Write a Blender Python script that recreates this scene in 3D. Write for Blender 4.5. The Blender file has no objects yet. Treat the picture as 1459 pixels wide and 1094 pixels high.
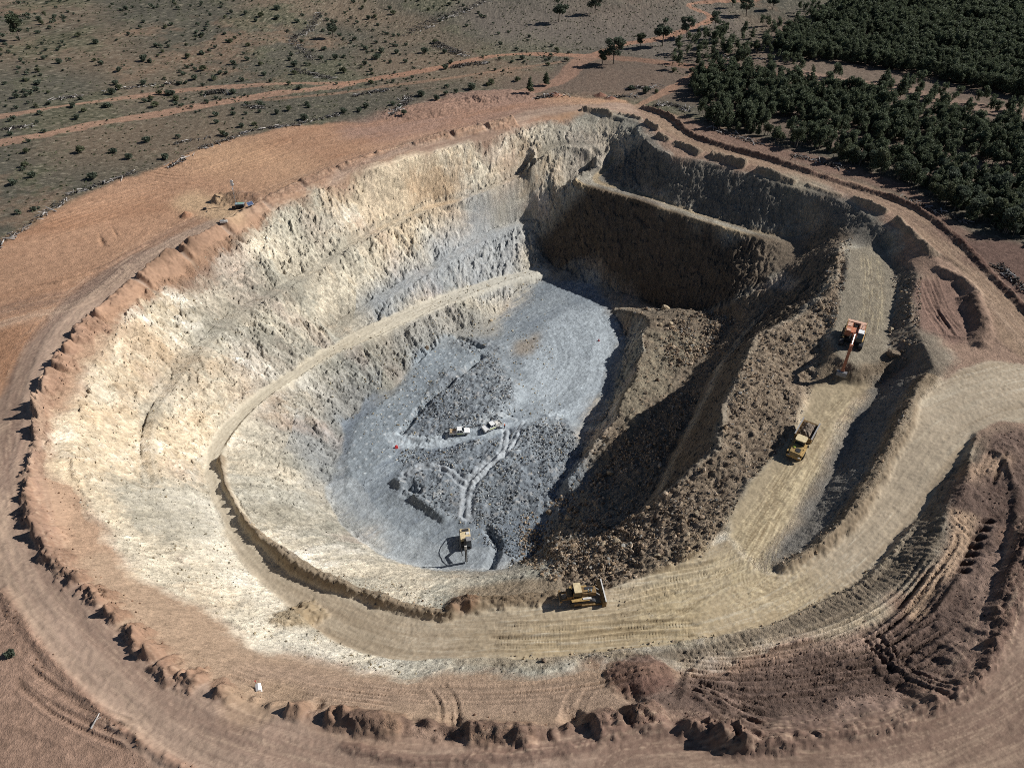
import bpy, bmesh, math, random
import numpy as np
from mathutils import Vector, Matrix

# ------------------------------------------------------------------ camera, sky, sun, exposure
random.seed(7)
RNG = np.random.default_rng(7)
SC = bpy.context.scene
COL = SC.collection
CAM_H, TILT, FPX = 100.0, math.radians(40.0), 1080.0
cam_data = bpy.data.cameras.new('camera')
cam_data.sensor_fit = 'HORIZONTAL'
cam_data.sensor_width = 36.0
cam_data.lens = 36.0 * FPX / 1459.0
cam_data.clip_start = 1.0
cam_data.clip_end = 6000.0
cam = bpy.data.objects.new('camera', cam_data)
cam.location = (0, 0, CAM_H)
cam.rotation_euler = (math.pi / 2 - TILT, 0, 0)
COL.objects.link(cam)
SC.camera = cam
SUN_EL, SUN_DIR = math.radians(36.0), (0.975, 0.22)      # horizontal direction towards the sun
SUN_AZ = math.atan2(SUN_DIR[0], SUN_DIR[1])
world = bpy.data.worlds.new('World')
SC.world = world
world.use_nodes = True
wn = world.node_tree
sky = wn.nodes.new('ShaderNodeTexSky')
sky.sky_type = 'NISHITA'
sky.sun_disc = False
sky.sun_elevation = SUN_EL
sky.sun_rotation = SUN_AZ
sky.altitude = 300
sky.air_density = 0.75
sky.dust_density = 0.3
SC.cycles.diffuse_bounces = 2
SC.cycles.filter_width = 0.95
SC.cycles.use_denoising = False
bg = wn.nodes['Background']
bg.inputs['Strength'].default_value = 0.05
wn.links.new(sky.outputs['Color'], bg.inputs['Color'])
sl = bpy.data.lights.new('sun', 'SUN')
sl.energy = 5.0
sl.angle = math.radians(0.5)
sl.color = (1.0, 0.975, 0.94)
so = bpy.data.objects.new('sun', sl)
h_ = math.cos(SUN_EL)
so.rotation_euler = Vector((-SUN_DIR[0] * h_, -SUN_DIR[1] * h_, -math.sin(SUN_EL))).to_track_quat('-Z', 'Y').to_euler()
so.location = (200, 40, 200)
COL.objects.link(so)
SC.view_settings.view_transform = 'Standard'
SC.view_settings.look = 'None'
SC.view_settings.exposure = 0.16
SC.view_settings.gamma = 1.0

# ------------------------------------------------------------------ surveying helpers
ST, CT = math.sin(TILT), math.cos(TILT)
def W(px, py, z=0.0):
    """where the ray through a place in the photograph meets the level z"""
    u = (px - 729.5) / FPX; v = (py - 547.0) / FPX
    t = (CAM_H - z) / (ST + v * CT)
    return (t * u, t * (CT - v * ST))
def line(pts, z=0.0, step=0.5):
    P = []
    for p in pts:
        zz = p[2] if len(p) > 2 else z
        P.append((*W(p[0], p[1], zz), zz))
    P = np.array(P)
    out = []
    n = len(P)
    for i in range(n - 1):                                # Catmull-Rom through the surveyed points
        p0, p1, p2, p3 = P[max(i - 1, 0)], P[i], P[i + 1], P[min(i + 2, n - 1)]
        k = max(2, int(np.linalg.norm(p2[:2] - p1[:2]) / step))
        t = np.linspace(0, 1, k, endpoint=False)[:, None]
        out.append(0.5 * (2 * p1 + (p2 - p0) * t + (2 * p0 - 5 * p1 + 4 * p2 - p3) * t ** 2 + (3 * p1 - p0 - 3 * p2 + p3) * t ** 3))
    out.append(P[-1:])
    return np.concatenate(out)
def poly(pts, z=0.0):
    return np.array([W(p[0], p[1], p[2] if len(p) > 2 else z) for p in pts])
def C(r, g, b, k=1.0):
    c = np.array([r, g, b]) / 255.0
    return np.where(c <= 0.04045, c / 12.92, ((c + 0.055) / 1.055) ** 2.4) * k

# ------------------------------------------------------------------ noise tiles
def fft_tile(n, beta, seed, lo=1):
    r = np.random.default_rng(seed)
    f = np.fft.fftfreq(n) * n
    k = np.hypot(*np.meshgrid(f, f))
    k[0, 0] = 1
    amp = k ** (-beta)
    amp[k < lo] = 0
    t = np.real(np.fft.ifft2(np.fft.fft2(r.standard_normal((n, n))) * amp))
    return ((t - t.mean()) / t.std()).astype(np.float32)
def worley_tile(n, cells, seed):
    r = np.random.default_rng(seed)
    jx, jy = r.random((cells, cells)), r.random((cells, cells))
    a, sx, sy = r.standard_normal((cells, cells)), r.standard_normal((cells, cells)), r.standard_normal((cells, cells))
    g = (np.arange(n) + 0.5) / n * cells
    X, Y = np.meshgrid(g, g)
    ix, iy = X.astype(int), Y.astype(int)
    d1 = np.full((n, n), 9.0); d2 = np.full((n, n), 9.0); val = np.zeros((n, n)); rnd = np.zeros((n, n))
    for dx in (-1, 0, 1):
        for dy in (-1, 0, 1):
            cx, cy = (ix + dx) % cells, (iy + dy) % cells
            px = ix + dx + jx[cy, cx]; py = iy + dy + jy[cy, cx]
            d = np.hypot(X - px, Y - py)
            near = d < d1
            d2 = np.where(near, d1, np.minimum(d2, d))
            val = np.where(near, a[cy, cx] * 0.6 + (X - px) * sx[cy, cx] + (Y - py) * sy[cy, cx], val)
            rnd = np.where(near, a[cy, cx], rnd)
            d1 = np.where(near, d, d1)
    return val.astype(np.float32), (d2 - d1).astype(np.float32), rnd.astype(np.float32)
T_FBM = fft_tile(1024, 1.55, 1)
T_FBM2 = fft_tile(1024, 1.3, 2)
T_FINE = fft_tile(1024, 0.8, 3, lo=20)
T_BLOB = fft_tile(1024, 2.2, 4)
T_RIDGE = -np.abs(fft_tile(1024, 1.5, 5)).astype(np.float32); T_RIDGE += 0.8
T_CELL, T_CRACK, T_ID = worley_tile(1024, 64, 6)
def samp(tile, x, y, size, rot=0.0, ox=0.0, oy=0.0):
    n = tile.shape[0]
    c, s = math.cos(rot), math.sin(rot)
    u = ((x * c - y * s) / size + ox) * n
    v = ((x * s + y * c) / size + oy) * n
    iu = np.floor(u).astype(np.int32); iv = np.floor(v).astype(np.int32)
    fu = (u - iu).astype(np.float32); fv = (v - iv).astype(np.float32)
    iu &= n - 1; iv &= n - 1
    iu1 = (iu + 1) & (n - 1); iv1 = (iv + 1) & (n - 1)
    return (tile[iv, iu] * (1 - fu) + tile[iv, iu1] * fu) * (1 - fv) + (tile[iv1, iu] * (1 - fu) + tile[iv1, iu1] * fu) * fv

# ------------------------------------------------------------------ surveyed lines (photograph place, level)
HAUL = [(1540,552,0.1),(1459,568,-.3),(1400,585,-1),(1340,615,-2.2),(1300,655,-3.5),(1265,705,-5),(1220,755,-6.3),(1160,805,-7.8),(1090,850,-9.3),(1000,880,-10.8),(900,888,-12.3),(800,893,-13.5),(700,898,-15),(600,900,-16.3),(520,880,-17.5),(440,842,-19),(380,797,-20.3),(335,740,-21.5),(308,683,-22.6),(310,638,-23.5),(340,598,-24.5),(400,548,-26),(460,511,-27.3),(520,478,-28.5),(580,450,-30),(640,423,-31.7),(700,401,-33.3),(760,387,-35.2),(800,384,-36)]
HAUL_OUT = [(1540,600),(1459,600),(1416,597),(1388,614),(1368,651),(1344,689),(1320,728),(1303,745),(1268,788),(1244,816),(1213,838),(1152,866),(1097,890),(1028,906),(980,912),(908,921),(823,934),(737,940),(686,937),(583,942),(514,931),(480,916),(430,880),(387,842),(343,800),(322,768),(301,722),(288,680),(293,640),(315,606),(345,578),(400,538),(460,501),(520,466),(580,439),(640,416),(700,396),(770,379)]
HAUL_IN = [(790,390),(720,405),(651,431),(593,458),(531,489),(480,511),(445,533),(394,565),(363,590),(343,611),(326,636),(319,660),(324,690),(343,727),(362,757),(404,790),(445,816),(500,838),(531,847),(583,864),(634,871),(686,858),(747,856),(800,852),(867,838),(925,815),(980,800),(1035,770),(1076,808),(1097,818),(1128,806),(1166,784),(1200,750),(1225,726),(1251,689),(1279,634),(1296,607),(1303,583),(1320,562),(1364,528),(1405,514),(1459,520),(1540,515)]
BUND_LEFT = [(735,171),(690,180),(640,190),(585,205),(532,219),(478,239),(427,260),(377,288),(318,322),(256,360),(197,400),(133,455)]
BUND_LOW = [(133,455),(108,490),(92,507),(78,530),(62,565),(57,600),(50,640),(44,680),(42,715),(55,750),(70,780),(98,805),(118,828),(145,862),(178,885),(195,910),(222,938),(250,958),(290,972)]
BUND_BOT = [(395,1000),(450,1010),(520,1022),(590,1032),(640,1036),(700,1040),(770,1040),(815,1036),(880,1022),(930,1012)]
Z0_PX = BUND_LEFT[::-1][::-1] + BUND_LOW[1:] + [(330,995)] + BUND_BOT + [(960,1015),(985,1035),(1060,1045),(1200,1040),(1290,1010),(1370,965),(1420,880),(1459,770),(1530,640),(1560,500),(1459,505),(1425,490),(1410,470),(1395,440),(1378,405),(1335,372),(1305,345),(1275,312),(1244,295),(1207,274),(1166,262),(1114,249),(1063,234),(1011,219),(960,206),(925,185),(905,172),(870,164),(830,160),(788,162)]
CREST = [(912,190,-1),(905,182,-1),(884,173,-1),(840,168,-1),(788,169,-1),(754,175,-1),(727,187,-1),(686,200,-1),(617,216,-1),(548,236,-1.2),(480,254,-1.5),(428,281,-1.7),(377,305,-1.8),(326,334,-1.8),(274,372,-1.8),(240,391,-1.8),(206,417,-1.8),(187,442,-1.8),(164,477,-2),(137,514,-2),(117,548,-2),(110,593,-2.2),(103,651,-2.5),(103,686,-3),(113,726,-3.4),(137,760,-4),(185,805,-5.5),(240,838,-7.5),(291,868,-9),(343,896,-10.5),(394,923,-11.5),(446,942,-12),(500,953,-12),(583,962,-11.5),(634,957,-11.5),(720,962,-11),(823,949,-11),(891,932,-10.5)]
CREST_R = [(912,190,-1),(930,208,-1),(960,221,-1),(1011,232,-1),(1063,247,-1),(1114,263,-1),(1166,276,-1),(1207,288,-1),(1244,309,-1),(1265,325,-1.2),(1285,345,-2),(1303,375,-1.8),(1308,395,-1.6),(1300,430,-1.6),(1305,465,-2),(1318,490,-1.6),(1330,520,-.8)]
PLAT_R = [(1303,392,-1.6),(1365,398,-1.2),(1378,430,-1.2),(1385,470,-1.2),(1350,492,-1.5),(1312,480,-1.8)]
BENCH1 = [(820,258,-12),(832,264,-12),(850,269,-12),(891,280,-12),(980,309,-12),(1028,323,-12),(1080,338,-12),(1115,346,-12)]
BENCH1B = [(872,234,-12),(862,243,-12),(848,255,-12),(862,263,-12),(895,271,-12),(980,300,-12),(1028,314,-12),(1097,334,-12),(1150,337,-12)]
BENCH_C = [(752,236,-9),(770,222,-8),(786,212,-7),(799,208,-6.5),(819,205.5,-6.2),(835,206,-6.2),(848,210,-6.5),(860,215,-7.5),(868,222,-9),(872,234,-11.7)]
BENCH_CF = [(756,240,-9.2),(772,227,-8.2),(786,217,-7.3),(799,213,-6.7),(819,211,-6.4),(833,212,-6.5),(845,217.5,-7),(853,225,-8.2),(853,233,-10),(840,244,-11.5),(820,258,-12)]
SPUR = [(914,191,-1),(906,208,-4),(892,218,-6.5),(881,226,-8.5),(873,235,-11.7)]
BENCH_L = [(760,246,-12),(700,272,-13),(650,289,-14),(600,303,-15),(520,343,-15),(442,395,-14.5),(336,455,-14),(262,538,-13.5),(226,590,-13),(216,640,-13),(226,690,-13.5)]
BENCH_LB = [(756,240,-12),(696,265,-13),(646,282,-14),(600,294,-15),(518,333,-15),(436,386,-14.5),(326,446,-14),(248,532,-13.5),(212,586,-13),(200,640,-13),(210,690,-13.5)]
HOLE = [(843,238,-12.4),(832,246,-13.5),(818,254,-14.5),(804,262,-15.5)]
L2 = [(760,318,-25.5),(715,330,-25),(640,374,-25.5),(580,409,-26),(525,442,-26.6),(470,474,-27.3)]
L2B = [(760,312,-25.3),(710,321,-25),(630,367,-25.4),(570,402,-25.9),(515,435,-26.5),(462,466,-27.2)]
FLOOR = [(785,396),(740,407),(699,461),(650,470),(610,506),(559,552),(514,575),(490,603),(475,650),(468,690),(480,738),(514,767),(549,790),(600,806),(660,810),(720,808),(760,793),(775,750),(792,706),(846,622),(871,582),(887,535),(893,480),(872,437),(838,412)]
TOE_R = [(768,340,-29),(778,364,-34),(800,388,-36),(835,402,-36.3),(870,412,-36.4),(910,424,-36.5),(945,438,-36),(1000,443,-31),(1040,438,-25),(1085,405,-18.5),(1120,376,-14.5),(1155,356,-12.3)]
MIDCREST = [(872,436,-35.5),(894,446,-33.5),(914,450,-31.5),(926,460,-30.6),(914,482,-30),(919,499,-30),(908,519,-30),(907,542,-30),(890,565,-30.3),(881,590,-30.6),(868,613,-31),(850,628,-32),(830,653,-33),(806,688,-34)]
MIDTOP = [(960,442,-29.5),(1000,450,-29),(1045,460,-27.5),(1022,487,-27.5),(987,525,-28),(945,575,-29),(905,625,-30.3),(884,650,-31),(868,675,-31.5),(850,700,-32),(830,728,-33.5),(800,750,-35)]
RIDGE = [(1222,340,-4.5),(1200,345,-5),(1196,370,-5),(1190,400,-5.3),(1168,430,-6.2),(1145,446,-7),(1110,460,-7.2),(1078,477,-7.5),(1064,504,-7.7),(1041,552,-8),(1028,583,-8.2),(1032,614,-8.5),(1024,640,-9.2),(990,660,-11),(964,686,-13),(940,712,-15),(914,733,-18),(886,752,-21),(857,768,-25)]
RTOE = [(1135,412,-16),(1090,440,-21),(1045,487,-24),(1005,545,-25),(988,588,-26),(962,637,-27.5),(937,688,-28.5),(915,722,-28.5),(880,750,-28.5),(845,772,-29)]
SIDE_L = [(1035,770,-10),(1040,735,-9.5),(1073,682,-9.2),(1107,644,-9),(1138,607,-8.9),(1159,566,-8.8),(1165,545,-8.8)]
SIDE_R = [(1250,548,-8.8),(1222,566,-8.8),(1193,610,-8.9),(1166,668,-9.1),(1145,713,-9.3),(1110,760,-9.4),(1083,798,-9.4)]
DIG = [(1208,352),(1262,348),(1274,380),(1280,412),(1276,440),(1268,480),(1258,512),(1225,522),(1196,512),(1186,478),(1196,440),(1204,400)]
DIV = [(1318,535,-.8),(1300,560,-1.2),(1288,590,-2),(1270,625,-2.7),(1240,684,-4.2),(1205,738,-5.6),(1160,781,-6.9),(1112,808,-8)]
DIV_FOOT = [(1290,520,-6.5),(1262,540,-8.3),(1235,585,-8.7),(1208,640,-8.9),(1180,690,-9),(1150,740,-9.2),(1110,785,-9.3)]
BANKTOP = [(1405,615,-.6),(1385,670,-.7),(1357,729,-1),(1330,788,-2),(1320,812,-2.6),(1289,842,-4),(1234,863,-5.2),(1166,894,-6.5),(1073,921,-8),(960,938,-9.5)]
SPOIL_R = [(1440,640,-.2),(1420,720,-.8),(1370,800,-1.5),(1300,880,-3),(1200,930,-4.5),(1080,965,-5.5),(980,980,-4.5)]

# ------------------------------------------------------------------ base surface: break lines, then a relaxed surface between them
GX0, GX1, GY0, GY1, GS = -150.0, 205.0, 20.0, 320.0, 0.5
gnx, gny = int((GX1 - GX0) / GS), int((GY1 - GY0) / GS)
gx = GX0 + (np.arange(gnx) + 0.5) * GS
gy = GY0 + (np.arange(gny) + 0.5) * GS
def inside(P, xs, ys, wx=None, wy=None):
    """polygon mask on the grid xs x ys, optionally with noise-shifted coordinates; returns (slice, mask)"""
    pad = 4.0
    i0, i1 = np.searchsorted(xs, [P[:, 0].min() - pad, P[:, 0].max() + pad])
    j0, j1 = np.searchsorted(ys, [P[:, 1].min() - pad, P[:, 1].max() + pad])
    sl_ = (slice(j0, j1), slice(i0, i1))
    X = np.broadcast_to(xs[None, i0:i1], (j1 - j0, i1 - i0))
    Y = np.broadcast_to(ys[j0:j1, None], (j1 - j0, i1 - i0))
    if wx is not None:
        X = X + wx[sl_]; Y = Y + wy[sl_]
    m = np.zeros(X.shape, bool)
    n = len(P)
    for a in range(n):
        x1, y1 = P[a]; x2, y2 = P[(a + 1) % n]
        if y1 == y2: continue
        c = ((Y < y1) != (Y < y2))
        m ^= c & (X < (x2 - x1) * (Y - y1) / (y2 - y1) + x1)
    return sl_, m
def dist(L, xs, ys, R):
    """distance to a polyline, arc length and level of its nearest point, signed side; on a bbox slice"""
    i0, i1 = np.searchsorted(xs, [L[:, 0].min() - R, L[:, 0].max() + R])
    j0, j1 = np.searchsorted(ys, [L[:, 1].min() - R, L[:, 1].max() + R])
    shp = (j1 - j0, i1 - i0)
    D = np.full(shp, 1e6, np.float32); S = np.zeros(shp, np.float32); Z = np.zeros(shp, np.float32); G = np.zeros(shp, np.float32)
    bx, by = xs[i0:i1], ys[j0:j1]
    s = 0.0
    L = np.concatenate([L[:-1:3], L[-1:]]) if len(L) > 12 else L
    for a in range(len(L) - 1):
        p, q = L[a], L[a + 1]
        d = q[:2] - p[:2]; ln = float(np.hypot(*d))
        if ln < 1e-6: continue
        a0, a1 = np.searchsorted(bx, [min(p[0], q[0]) - R, max(p[0], q[0]) + R])
        b0, b1 = np.searchsorted(by, [min(p[1], q[1]) - R, max(p[1], q[1]) + R])
        if a1 <= a0 or b1 <= b0: s += ln; continue
        X = bx[None, a0:a1] - p[0]; Y = by[b0:b1, None] - p[1]
        t = np.clip((X * d[0] + Y * d[1]) / ln ** 2, 0, 1)
        dd = np.hypot(X - t * d[0], Y - t * d[1])
        v = (slice(b0, b1), slice(a0, a1))
        m = dd < D[v]
        D[v] = np.where(m, dd, D[v]); S[v] = np.where(m, s + t * ln, S[v])
        Z[v] = np.where(m, p[2] + t * (q[2] - p[2]), Z[v])
        G[v] = np.where(m, np.sign(d[0] * Y - d[1] * X), G[v])
        s += ln
    return (slice(j0, j1), slice(i0, i1)), D, S, Z, G, s
def haul_z(px, py):
    P = np.array(HAUL)
    best = (1e9, 0)
    for a in range(len(P) - 1):
        d = P[a + 1, :2] - P[a, :2]
        t = np.clip(np.dot(np.array([px, py]) - P[a, :2], d) / np.dot(d, d), 0, 1)
        q = P[a] + t * (P[a + 1] - P[a])
        e = np.hypot(q[0] - px, q[1] - py)
        if e < best[0]: best = (e, q[2])
    return best[1]
haul_out = [(x, y, haul_z(x, y)) for x, y in HAUL_OUT]
haul_in = [(x, y, haul_z(x, y)) for x, y in HAUL_IN]
P_HAUL = poly(haul_out + haul_in)
P_Z0 = poly(Z0_PX)
P_FLOOR = poly(FLOOR, -37.2)
P_DIG = poly(DIG, -5)
P_SIDE = poly(SIDE_L + SIDE_R)
P_PLATR = poly(PLAT_R)
cm = np.zeros((gny, gnx), bool); cz = np.zeros((gny, gnx), np.float32)
def put_line(pts):
    L = line(pts, step=0.25)
    i = np.clip(((L[:, 0] - GX0) / GS).astype(int), 0, gnx - 1); j = np.clip(((L[:, 1] - GY0) / GS).astype(int), 0, gny - 1)
    cm[j, i] = True; cz[j, i] = L[:, 2]
sl_, m = inside(P_Z0, gx, gy)
full = np.zeros_like(cm); full[sl_] = m
cm[~full] = True
for l in (CREST, CREST_R, BENCH1, BENCH1B, BENCH_C, BENCH_CF, SPUR, BENCH_L, BENCH_LB, HOLE, L2, L2B, TOE_R, MIDCREST, MIDTOP, RIDGE, RTOE, DIV, DIV_FOOT, BANKTOP, SPOIL_R):
    put_line(l)
def put_poly(P, zfun):
    s_, mm = inside(P, gx, gy)
    X = np.broadcast_to(gx[None, s_[1]], mm.shape); Y = np.broadcast_to(gy[s_[0], None], mm.shape)
    cz[s_] = np.where(mm, zfun(X, Y), cz[s_]); cm[s_] |= mm
put_poly(P_FLOOR, lambda X, Y: -38.0 + (Y - 100.0) / 110.0 * 1.5)
put_poly(P_DIG, lambda X, Y: -5.0 + X * 0)
put_poly(P_PLATR, lambda X, Y: -1.5 + X * 0)
put_poly(P_SIDE, lambda X, Y: -9.05 + X * 0)
s_, mm = inside(P_HAUL, gx, gy)
hs, hD, hS, hZ, hG, hL = dist(line(HAUL), gx, gy, 22)
tmp = np.full((gny, gnx), np.nan, np.float32); tmp[hs] = np.where(hD < 22, hZ, np.nan)
ok = mm & ~np.isnan(tmp[s_])
cz[s_] = np.where(ok, tmp[s_], cz[s_]); cm[s_] |= ok
def relax():
    levels = []
    m_, z_ = cm.astype(np.float32), (cz * cm).astype(np.float32)
    for k in range(7):
        levels.append((m_ > 0, np.where(m_ > 0, z_ / np.maximum(m_, 1e-6), 0)))
        h2, w2 = (m_.shape[0] + 1) // 2 * 2, (m_.shape[1] + 1) // 2 * 2
        mp = np.zeros((h2, w2), np.float32); zp = mp.copy()
        mp[:m_.shape[0], :m_.shape[1]] = (m_ > 0); zp[:m_.shape[0], :m_.shape[1]] = levels[-1][1] * (m_ > 0)
        m_ = mp.reshape(h2 // 2, 2, w2 // 2, 2).sum((1, 3)); z_ = zp.reshape(h2 // 2, 2, w2 // 2, 2).sum((1, 3))
    u = None
    for mk, zk in levels[::-1]:
        if u is None: u = zk.copy()
        else:
            u = np.repeat(np.repeat(u, 2, 0), 2, 1)[:zk.shape[0], :zk.shape[1]]
        for it in range(160):
            u[mk] = zk[mk]
            p = np.pad(u, 1, mode='edge')
            u = 0.25 * (p[:-2, 1:-1] + p[2:, 1:-1] + p[1:-1, :-2] + p[1:-1, 2:])
        u[mk] = zk[mk]
    for it in range(2):
        p = np.pad(u, 1, mode='edge')
        u = 0.5 * u + 0.125 * (p[:-2, 1:-1] + p[2:, 1:-1] + p[1:-1, :-2] + p[1:-1, 2:])
    return u
BASE = relax()

# ------------------------------------------------------------------ mesh grid: fine over the pit, coarser outwards
def axis(core0, core1, step, lo, hi, grow):
    a = list(np.arange(core0, core1, step))
    s = step
    while a[-1] < hi: s = min(s * grow, 60.0); a.append(a[-1] + s)
    s = step; b = [core0]
    while b[-1] > lo: s = min(s * grow, 60.0); b.append(b[-1] - s)
    return np.array(b[:0:-1] + a)
xs = axis(-105, 125, 0.25, -2500, 2500, 1.012)
ya = np.concatenate([np.arange(28, 110, 0.2), np.arange(110, 200, 0.27), np.arange(200, 290, 0.36)])
s_g, yl = 0.36, [ya[-1]]
while yl[-1] < 4000: s_g = min(s_g * 1.012, 60.0); yl.append(yl[-1] + s_g)
ys = np.concatenate([[-60, -20, 0, 12, 20, 24, 26], ya, yl[1:]])
NX, NY = len(xs), len(ys)
X = np.broadcast_to(xs[None, :], (NY, NX)).astype(np.float32)
Y = np.broadcast_to(ys[:, None], (NY, NX)).astype(np.float32)
fx = np.clip((xs - GX0) / GS - 0.5, 0, gnx - 1.001); fy = np.clip((ys - GY0) / GS - 0.5, 0, gny - 1.001)
ix, iy = fx.astype(int), fy.astype(int); tx, ty = (fx - ix)[None, :], (fy - iy)[:, None]
def up(A):
    return ((A[iy][:, ix] * (1 - tx) + A[iy][:, ix + 1] * tx) * (1 - ty) + (A[iy + 1][:, ix] * (1 - tx) + A[iy + 1][:, ix + 1] * tx) * ty).astype(np.float32)
H = up(BASE)
gy_, gx_ = np.gradient(BASE, GS)
SLOPE = up(np.hypot(gx_, gy_))
def wmask(P, soft=0, warp=1.0, amp=None):
    s, m = inside(P, xs, ys, WX * warp, WY * warp)
    m = m.astype(np.float32)
    for _ in range(2):
        if soft > 0: m = box(m, soft)
    return s, m
def box(a, r):
    k = 2 * r + 1
    p = np.pad(a, ((r + 1, r), (0, 0)), mode='edge').cumsum(0); a = (p[k:] - p[:-k]) / k
    p = np.pad(a, ((0, 0), (r + 1, r)), mode='edge').cumsum(1); return ((p[:, k:] - p[:, :-k]) / k).astype(np.float32)
n_fbm = samp(T_FBM, X, Y, 170, 0.3)
n_fbm_b = samp(T_FBM2, X, Y, 90, 1.1, .3, .6)
n_fine = samp(T_FINE, X, Y, 110, 0.7)
n_blob = samp(T_BLOB, X, Y, 260, 2.0, .1, .2)
n_blob2 = samp(T_BLOB, X, Y, 120, 0.9, .7, .4)
n_ridge = samp(T_RIDGE, X, Y, 75, 0.5)
n_cell = samp(T_CELL, X, Y, 150, 0.4)             # about 2.3 m blocks
n_cell_s = samp(T_CELL, X, Y, 60, 1.3)            # about 0.9 m stones
n_crack = samp(T_CRACK, X, Y, 150, 0.4)
n_rock = samp(T_RIDGE, X, Y, 31, 1.9, .4, .8) + .6 * samp(T_FBM2, X, Y, 37, .2)
n_id = samp(T_ID, X, Y, 60, 1.3)
WX = (samp(T_FBM, X, Y, 60, 2.2) * 0.9).astype(np.float32)
WY = (samp(T_FBM, X, Y, 60, 0.2, .5, .5) * 0.9).astype(np.float32)

def maskfull(P, soft=0, warp=1.0):
    f = np.zeros((NY, NX), np.float32); s, m = wmask(P, soft, warp); f[s] = m; return f
M_PIT = maskfull(poly(CREST + [(960,938,-9.5),(1073,921,-8),(1166,894,-6.5),(1234,863,-5.2),(1289,842,-4),(1320,812,-2.6),(1330,788,-2),(1357,729,-1),(1385,670,-.7)] + CREST_R[::-1]), 1, .6)
M_HAUL = maskfull(P_HAUL, 1, .35)
M_SIDE = maskfull(P_SIDE, 2, .6)
M_DIG = maskfull(P_DIG, 2, .6)
M_FLOOR = maskfull(P_FLOOR, 1, 1.0)
RUB_PX = [(1200,350,-5),(1196,370,-5),(1190,400,-5.3),(1168,430,-6.2),(1145,446,-7),(1078,477,-7.5),(1041,552,-8),(1032,614,-8.5),(1024,640,-9.2),(964,686,-13),(914,733,-18),(857,768,-25),(800,790,-32),(770,800,-35),(800,836,-16),(867,836,-12),(925,815,-11.5),(1000,795,-10.5),(1040,738,-9.5),(1073,682,-9.2),(1107,644,-9),(1138,607,-8.9),(1165,545,-8.8),(1182,500,-7),(1196,440,-5.2),(1206,400,-5)]
M_RUB = maskfull(poly(RUB_PX), 2, 1.0)
MID_PX = MIDCREST + [(770,745,-36.5),(765,790,-36),(800,800,-32)] + RTOE[::-1] + [(1090,425,-22),(1040,445,-27),(960,437,-31)]
M_MID = maskfull(poly(MID_PX), 2, 1.0)
MUCK_A = [(645,474),(690,490),(712,520),(740,560),(732,592),(690,606),(620,618),(575,625),(560,620),(600,570),(650,535),(690,508),(660,492)]
MUCK_B = [(560,640),(640,632),(720,622),(760,608),(800,606),(838,622),(800,690),(775,740),(740,735),(705,745),(650,735),(600,722),(565,690)]
M_MUCK = np.maximum(maskfull(poly(MUCK_A, -37), 5, 2.5), maskfull(poly(MUCK_B, -37), 5, 2.5))
M_BLAST = maskfull(poly([(645,474),(600,515),(545,570),(505,600),(485,650),(490,700),(560,640),(600,575),(650,535),(695,505)], -37), 2, .7)
STEEP = np.clip((SLOPE - 0.35) / 0.35, 0, 1) * M_PIT * (1 - M_HAUL) * (1 - M_SIDE)
core = ((X > -150) & (X < 205) & (Y < 320)).astype(np.float32)

# ---- relief
H += 0.10 * n_fbm + 0.035 * n_fine
far = np.clip((np.hypot(X - 10, Y - 160) - 150) / 120, 0, 1)
H += far * (1.6 * n_blob + 0.25 * n_fbm_b)
ang = np.arctan2(Y - 150.0, X - 8.0); rad = np.hypot(X - 8.0, Y - 150.0)
streak = samp(T_FBM2, ang * 95, rad * .25, 60)
CRAG = np.clip((Y - 0.45 * X - 112) / 45, 0.12, 1) * (1 - .6 * np.clip((X - 30) / 20, 0, 1) * np.clip((H + 15) / 4, 0, 1))          # blasted crags at the far and left side, graded slopes at the near side
FU = ang * 95.0 + WX * 1.5; FV = -H * 1.5 + rad * .35 + WY * 1.5
f_ridge = samp(T_RIDGE, FU, FV, 70, 0.5); f_cell = samp(T_CELL, FU, FV, 120, .4); f_rock = samp(T_RIDGE, FU, FV, 30, 1.9) + .6 * samp(T_FBM2, FU, FV, 36, .2); f_fbm = samp(T_FBM2, FU, FV, 60, .9); f_fine = samp(T_FINE, FU, FV, 70, .3); f_blob = samp(T_BLOB, FU, FV, 70, .3)
rocky = STEEP * (1 - M_RUB) * (1 - 0.6 * M_MID) * CRAG
H += maskfull(np.concatenate([poly(RIDGE), poly(RTOE)[::-1]]), 3, 1.0) * (.40 * f_ridge + .35 * f_fbm + .20 * f_rock + .12 * f_cell)
H += maskfull(np.concatenate([poly(MIDCREST), poly([(792,706,-37),(846,622,-37),(871,582,-37),(887,535,-37),(893,480,-37),(872,437,-36.5)])]), 3, 1.0) * (.5 * n_fbm_b + .2 * n_rock + .3 * n_ridge)
H += STEEP * (1 - CRAG) * (0.14 * streak + 0.12 * n_fbm_b + .10 * f_rock + .08 * f_fine)
H += rocky * np.clip(1.3 / np.maximum(SLOPE, .3), .4, 1.4) * (0.40 * f_ridge + 0.22 * f_cell + 0.34 * f_fbm + 0.20 * f_rock + .09 * f_fine + .22 * n_ridge)
loose = np.clip(M_RUB + M_MID * 0.8, 0, 1) * (1 - M_HAUL) * (1 - M_SIDE)
H += loose * (0.10 * n_cell_s + 0.10 * n_cell + 0.16 * n_fbm_b + 0.40 * n_fbm + 0.08 * n_rock + .05 * n_fine + .55 * samp(T_BLOB, X, Y, 42, .8) + .10 * n_cell)
H += M_MUCK * (0.7 + 0.05 * n_cell_s + 0.36 * n_fbm_b + 0.10 * n_rock) + M_BLAST * (0.35 + 0.08 * n_fbm_b)
H += M_FLOOR * (1 - M_MUCK) * 0.05 * n_fbm_b
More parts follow.
